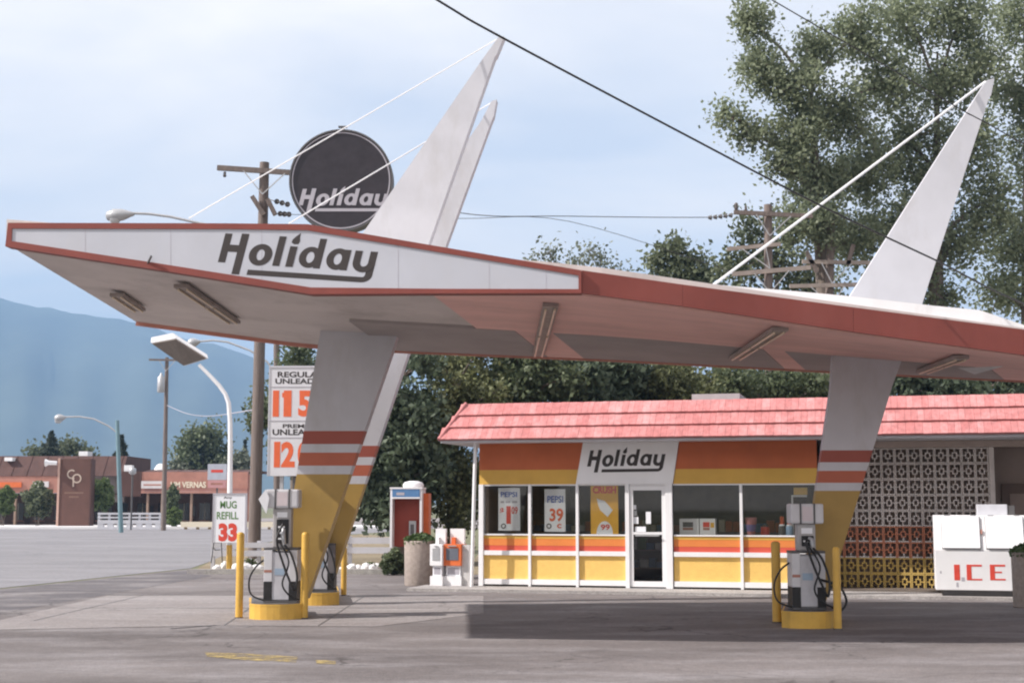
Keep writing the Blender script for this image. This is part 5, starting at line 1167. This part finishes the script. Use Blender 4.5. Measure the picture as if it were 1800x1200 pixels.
# small sign on a post, lamp standard
Yq = 97.0; QP = Plane((0, Yq), (1, 0)); qs = lambda u, v=830: QP.sz(u, v)[0]; qz = lambda v: QP.sz(0, v)[1]
t_ = thing('shop_board', 'small grey and pink shop board on a post left of the white lamp pole', 'sign', QP.w(qs(381), 0, 0))
MB().pbox(QP, qs(365), qs(398), qz(843), qz(815), -0.2, 0).build('panel', mat('board_grey', (0.45, 0.46, 0.52), 0.5), t_); MB().pbox(QP, qs(366), qs(397), qz(857), qz(844), -0.2, 0).build('panel', mat('board_pink', (0.55, 0.28, 0.28), 0.5), t_)
for va_, vb_, m_ in ((825, 830, PRED), (848, 851.5, BRICK)): MB().pbox(QP, qs(371), qs(392), qz(vb_), qz(va_), 0.001, 0.006).build('print_line', m_, t_)
MB().pbox(QP, qs(380.5), qs(383), 0.0, qz(857.2), -0.16, -0.04).build('post', STEELD, t_)
t_ = thing('light_standard', 'thin dark light standard with pale lantern in front of the strip', 'lamp post', QP.w(qs(233), 0, 0))
MB().tube([QP.w(qs(233), 0, 0), QP.w(qs(233), qz(834), 0)], 0.06, 8).build('pole', STEELD, t_); MB().lathe(QP.w(qs(233), qz(834) + 0.001, 0), [(0.1, 0), (0.26, 0.12), (0.24, 0.42), (0.05, 0.52)], 12).build('lantern', STEEL, t_)

# ------------------------------------------------------------------ trees
def tree(name, label, blobs, base_uY, m, clusters, per, size, sigma, group, trunk_r=0.25, aspect=0.62, fill=2.2, inner=1.0):
    """blobs: (u, v, ru, rv, Y) crown lobes"""
    bx_, bY = base_uY; ba = at(bx_, 930, bY); ba.z = 0.0
    t_ = thing(name, label, 'tree', ba, group)
    vol = np.array([b[2] * b[3] for b in blobs], float); vol = vol ** 0.8 / (vol ** 0.8).sum(); PT = []; RN = []; mb = MB()
    zs = [at(b[0], b[1], b[4]) for b in blobs]; zmax = max(z.z for z in zs); zmin = min(z.z for z in zs); cx = sum(z.x for z in zs) / len(zs); cy = sum(z.y for z in zs) / len(zs)
    topp = Vector((cx, cy, zmin + (zmax - zmin) * 0.85 + 0.2)); ax_ = lambda f: Vector((ba.x + (topp.x - ba.x) * f ** 1.4, ba.y + (topp.y - ba.y) * f, topp.z * f))
    mb.tube([ax_(f) for f in (0, 0.1, 0.3, 0.5, 0.7, 0.85, 1.0)], [trunk_r * 1.25, trunk_r, trunk_r * .85, trunk_r * .68, trunk_r * .45, trunk_r * .28, trunk_r * .1], 10)
    for b, c, w in zip(blobs, zs, vol):
        k_ = b[4] / FPX; R3 = np.array([b[2] * k_, (b[2] + b[3]) * 0.5 * k_, b[3] * k_]); nC = max(3, int(clusters * w))
        f = min(0.92, max(0.12, (c.z - 0.45 * abs(c.x - ba.x) - R3[2] * 0.5) / topp.z)); a = ax_(f); midp = a.lerp(c, 0.5) + Vector((0, 0, 0.08 * (c - a).length))
        mb.tube([a, midp, c], [trunk_r * 0.42 * (1 - f * 0.6), trunk_r * 0.28 * (1 - f * 0.6), trunk_r * 0.10], 7)
        dr = nrg.normal(size=(nC, 3)); dr /= np.linalg.norm(dr, axis=1, keepdims=True); C_ = np.array(c) + dr * (nrg.uniform(0.0, 1.0, (nC, 1)) ** (1 / fill)) * R3
        for q in C_[:: max(1, nC // 7)]: mb.tube([c.lerp(Vector(q), 0.1), Vector(q)], [trunk_r * 0.08, trunk_r * 0.03], 5, cap=False)
        cr_ = nrg.uniform(0, 1, nC); pn = np.maximum(3, (per * nrg.uniform(0.5, 1.5, nC)).astype(int))
        idx = np.repeat(np.arange(nC), pn); PT.append(C_[idx] + nrg.normal(size=(len(idx), 3)) * sigma * nrg.uniform(0.6, 1.3, (nC, 1))[idx]); lb = 0.25 * rng.random(); RN.append(0.60 * cr_[idx] + 0.30 * nrg.uniform(0, 1, len(idx)) + lb - 0.05)
    P_ = np.concatenate(PT); P_[:, 2] = np.maximum(P_[:, 2], 0.15)
    leafmesh('crown', P_, size, m, t_, np.concatenate(RN), 0.15, aspect); mb.build('trunk', BARK, t_); return t_
def conifer(label, u, vt, vb, ru, Y, n, m=L_CON, group='far conifers'):
    top = at(u, vt, Y); ba = Vector((top.x, Y, 0)); z0 = at(u, vb, Y).z; H_ = top.z - z0; r = ru * Y / FPX
    t_ = thing('conifer', label, 'tree', ba, group); MB().tube([ba, ba.lerp(top, 0.5), top], [0.28, 0.16, 0.03], 8).build('trunk', BARK, t_)
    f = nrg.uniform(0, 1, n) ** 0.75; f = 1 - f; a = nrg.uniform(0, 2 * np.pi, n); lay = 0.72 + 0.28 * np.sin(f * 34 + a * 2 + nrg.uniform(0, 1)) ; rad = r * (1 - f) ** 0.85 * lay * np.sqrt(nrg.uniform(0.1, 1, n)) * (0.85 + 0.2 * np.sin(a * 3 + f * 9))
    P_ = np.stack([ba.x + rad * np.cos(a), Y + rad * np.sin(a), z0 + f * H_ - rad * 0.15], 1); leafmesh('crown', P_, 0.22, m, t_, nrg.uniform(0, 1, n), 0, 0.3); return t_
YT = 50.0; G1 = 'cottonwoods behind the store'
tree('cottonwood', 'tall cottonwood with ragged left edge rising behind the right mast',
     [(1322, 40, 38, 42, YT), (1336, 118, 46, 45, YT), (1285, 205, 26, 22, YT), (1318, 232, 34, 24, YT), (1395, 150, 52, 50, YT), (1440, 90, 36, 40, YT + 1), (1405, 235, 60, 45, YT), (1375, 290, 40, 30, YT), (1480, 200, 60, 60, YT + 1), (1440, 320, 55, 50, YT + 1),
      (1510, 60, 52, 60, YT + 2), (1520, 300, 60, 60, YT + 2), (1430, 400, 60, 50, YT), (1500, 420, 60, 55, YT + 2), (1560, 150, 50, 60, YT + 2)], (1470, YT + 1), L_COT, 820, 40, 0.085, 0.27, G1, 0.42)
tree('cottonwood', 'wide cottonwood filling the top right corner behind the spire',
     [(1600, 40, 70, 60, YT + 3), (1690, 30, 60, 50, YT + 3), (1590, 250, 60, 70, YT + 3), (1650, 160, 60, 55, YT + 3), (1720, 110, 60, 60, YT + 3), (1640, 330, 60, 60, YT + 3), (1700, 250, 60, 60, YT + 3), (1690, 420, 60, 55, YT + 3), (1600, 470, 60, 50, YT + 3), (1740, 350, 50, 60, YT + 3), (1660, 520, 40, 30, YT + 3), (1570, 395, 45, 45, YT + 3)],
     (1650, YT + 3), L_COT, 720, 40, 0.085, 0.28, G1, 0.42)
tree('cottonwood', 'cottonwood cut by the right edge of the picture',
     [(1800, 40, 60, 70, YT + 5), (1790, 170, 55, 60, YT + 5), (1830, 260, 70, 80, YT + 5), (1790, 430, 60, 70, YT + 5), (1850, 130, 60, 90, YT + 5), (1760, 510, 50, 45, YT + 5), (1860, 400, 60, 90, YT + 5)], (1815, YT + 5), L_COT, 520, 40, 0.085, 0.28, G1, 0.40)
tree('cottonwood', 'lower pale cottonwood behind the stacked crossarm pole',
     [(1330, 410, 44, 36, YT + 6), (1300, 470, 46, 40, YT + 6), (1370, 460, 50, 50, YT + 6), (1420, 510, 60, 50, YT + 6), (1300, 540, 50, 40, YT + 6), (1370, 590, 70, 60, YT + 6), (1480, 610, 70, 50, YT + 6)], (1365, YT + 6), L_MID, 260, 30, 0.10, 0.30, G1, 0.3)
G2 = 'trees behind the canopy'
tree('poplar', 'pointed dark poplar just above the red fascia', [(1185, 440, 22, 30, 62), (1160, 462, 28, 26, 62), (1212, 470, 30, 28, 62), (1190, 500, 55, 35, 62), (1240, 490, 26, 26, 62), (1190, 560, 60, 50, 62)], (1190, 62), L_MID, 200, 30, 0.11, 0.25, G2, 0.28)
tree('poplar', 'thin airy tree above the middle of the fascia', [(965, 442, 18, 18, 80), (950, 462, 26, 16, 80), (1000, 470, 34, 18, 80), (980, 520, 60, 40, 80)], (975, 80), L_PALE, 90, 14, 0.12, 0.42, G2, 0.22)
tree('poplar', 'second thin airy tree beside it above the fascia', [(1035, 440, 18, 16, 82), (1055, 462, 28, 16, 82), (1085, 475, 22, 12, 82), (1050, 520, 60, 40, 82)], (1050, 82), L_PALE, 90, 14, 0.12, 0.42, G2, 0.22)
G3 = 'dense dark trees behind the store'
dense = [('dense dark tree right behind the price board', [(525, 640, 32, 28, 52), (510, 690, 36, 34, 52), (545, 700, 44, 50, 52), (470, 720, 26, 30, 52), (520, 780, 50, 50, 52)], (520, 52)),
         ('dense dark tree to the right of the left masts', [(700, 640, 60, 40, 42), (660, 700, 50, 50, 42), (720, 730, 70, 60, 42), (670, 800, 60, 55, 42), (740, 830, 60, 60, 42), (680, 890, 60, 50, 42), (640, 860, 40, 50, 42)], (700, 42)),
         ('dense dark tree at the left corner of the store', [(800, 650, 60, 40, 43), (790, 720, 60, 60, 43), (830, 700, 60, 50, 43), (780, 810, 60, 60, 43), (820, 880, 50, 60, 43)], (795, 43)),
         ('dense dark tree above the left half of the store roof', [(910, 640, 70, 45, 44), (880, 690, 60, 40, 44), (960, 670, 60, 40, 44), (920, 740, 70, 40, 44)], (915, 44)),
         ('dense dark tree above the name panel of the store', [(1050, 650, 70, 40, 45), (1020, 690, 60, 40, 45), (1100, 680, 60, 40, 45), (1060, 740, 70, 40, 45)], (1060, 45)),
         ('dense dark tree above the right windows of the store', [(1180, 660, 70, 35, 46), (1240, 680, 60, 30, 46), (1200, 720, 80, 40, 46)], (1200, 46)),
         ('dense dark tree behind the right end of the store roof', [(1330, 680, 60, 26, 47), (1420, 680, 60, 26, 47), (1380, 730, 80, 40, 47)], (1380, 47)),
         ('dense dark tree behind the roof right of the right mast', [(1620, 670, 70, 36, 47), (1740, 665, 80, 40, 47), (1680, 720, 90, 40, 47), (1830, 670, 60, 50, 47)], (1690, 47))]
for k_, (lab, bl, bs) in enumerate(dense):
    sub = []
    for (u, v, ru, rv, Y) in bl:
        sub.append((u, v, ru * 0.8, rv * 0.8, Y + 0.8))
        for q in range(4): sub.append((u + rng.uniform(-.8, .8) * ru, v + rng.uniform(-.9, .8) * rv, ru * rng.uniform(.3, .5), rv * rng.uniform(.3, .55), Y + rng.uniform(-2.0, 0.6)))
    tree('dense_tree', lab, sub, bs, (L_DARK, L_DK2, L_DK3)[(k_ * 2) % 3], 300, 52, (0.085, 0.105, 0.075)[k_ % 3], 0.24, G3, 0.22, 0.62, 1.5)
# far trees across the road
G4 = 'trees beyond the shopping strip'
conifer('pointed conifer above the brown roof left of the pylon', 91, 758, 810, 34, 135, 2600)
conifer('dark conifer behind the bluish street lamp', 214, 764, 840, 30, 130, 3000)
conifer('small conifer between lamp pole and utility pole', 431, 772, 835, 12, 140, 900)
tree('far_tree', 'round dark tree behind the strip left of the lamp pole', [(330, 790, 22, 26, 140), (350, 775, 22, 22, 140), (368, 768, 20, 24, 140), (385, 800, 22, 24, 140), (345, 815, 36, 22, 140)], (355, 140), L_DARK, 200, 26, 0.2, 0.5, G4, 0.4)
tree('far_tree', 'low green tree beside the conifer above the brown roof', [(120, 790, 26, 12, 142), (70, 798, 22, 10, 142), (150, 800, 14, 8, 142)], (115, 142), L_MID, 90, 24, 0.2, 0.45, G4, 0.3)
tree('far_tree', 'low pale tree behind the right end of the strip', [(420, 815, 22, 16, 138), (400, 830, 24, 14, 138), (310, 825, 18, 12, 138)], (405, 138), L_PALE, 90, 24, 0.2, 0.45, G4, 0.3)
G5 = 'young trees in front of the shopping strip'
for lab, u, v, ru, rv, Y, m in (('dark young tree left of the brown pylon', 68, 878, 26, 30, 105, L_MID), ('bright young tree at the left picture edge', 6, 880, 20, 24, 105, L_SHR), ('young tree right of the brown pylon', 178, 870, 22, 30, 106, L_SHR), ('dark narrow young tree behind the utility pole', 302, 880, 11, 24, 106, L_DARK)):
    shrub('young_tree', lab, u, v, Y, ru, rv, 1700, 0.16, m, 'tree', G5)
shrub('shrub', 'bright green shrub beside the cream barrier rail', 306, 908, 101.5, 13, 15, 900, 0.14, L_SHR)

# ------------------------------------------------------------------ air
hz = MB(); hz.box(-5200, 5200, -320, 5800, -4, 575); ho = hz.build('haze', [], None)
hm = bpy.data.materials.new('haze_air'); hm.use_nodes = True; t = hm.node_tree; t.nodes.clear()
o_ = N(t, 'ShaderNodeOutputMaterial'); pv = N(t, 'ShaderNodeVolumePrincipled'); pv.inputs['Color'].default_value = (0.33, 0.55, 0.88, 1); pv.inputs['Density'].default_value = 0.00034
pv.inputs['Anisotropy'].default_value = 0.0
t.links.new(pv.outputs[0], o_.inputs['Volume']); ho.data.materials.append(hm); ho['kind'] = 'stuff'
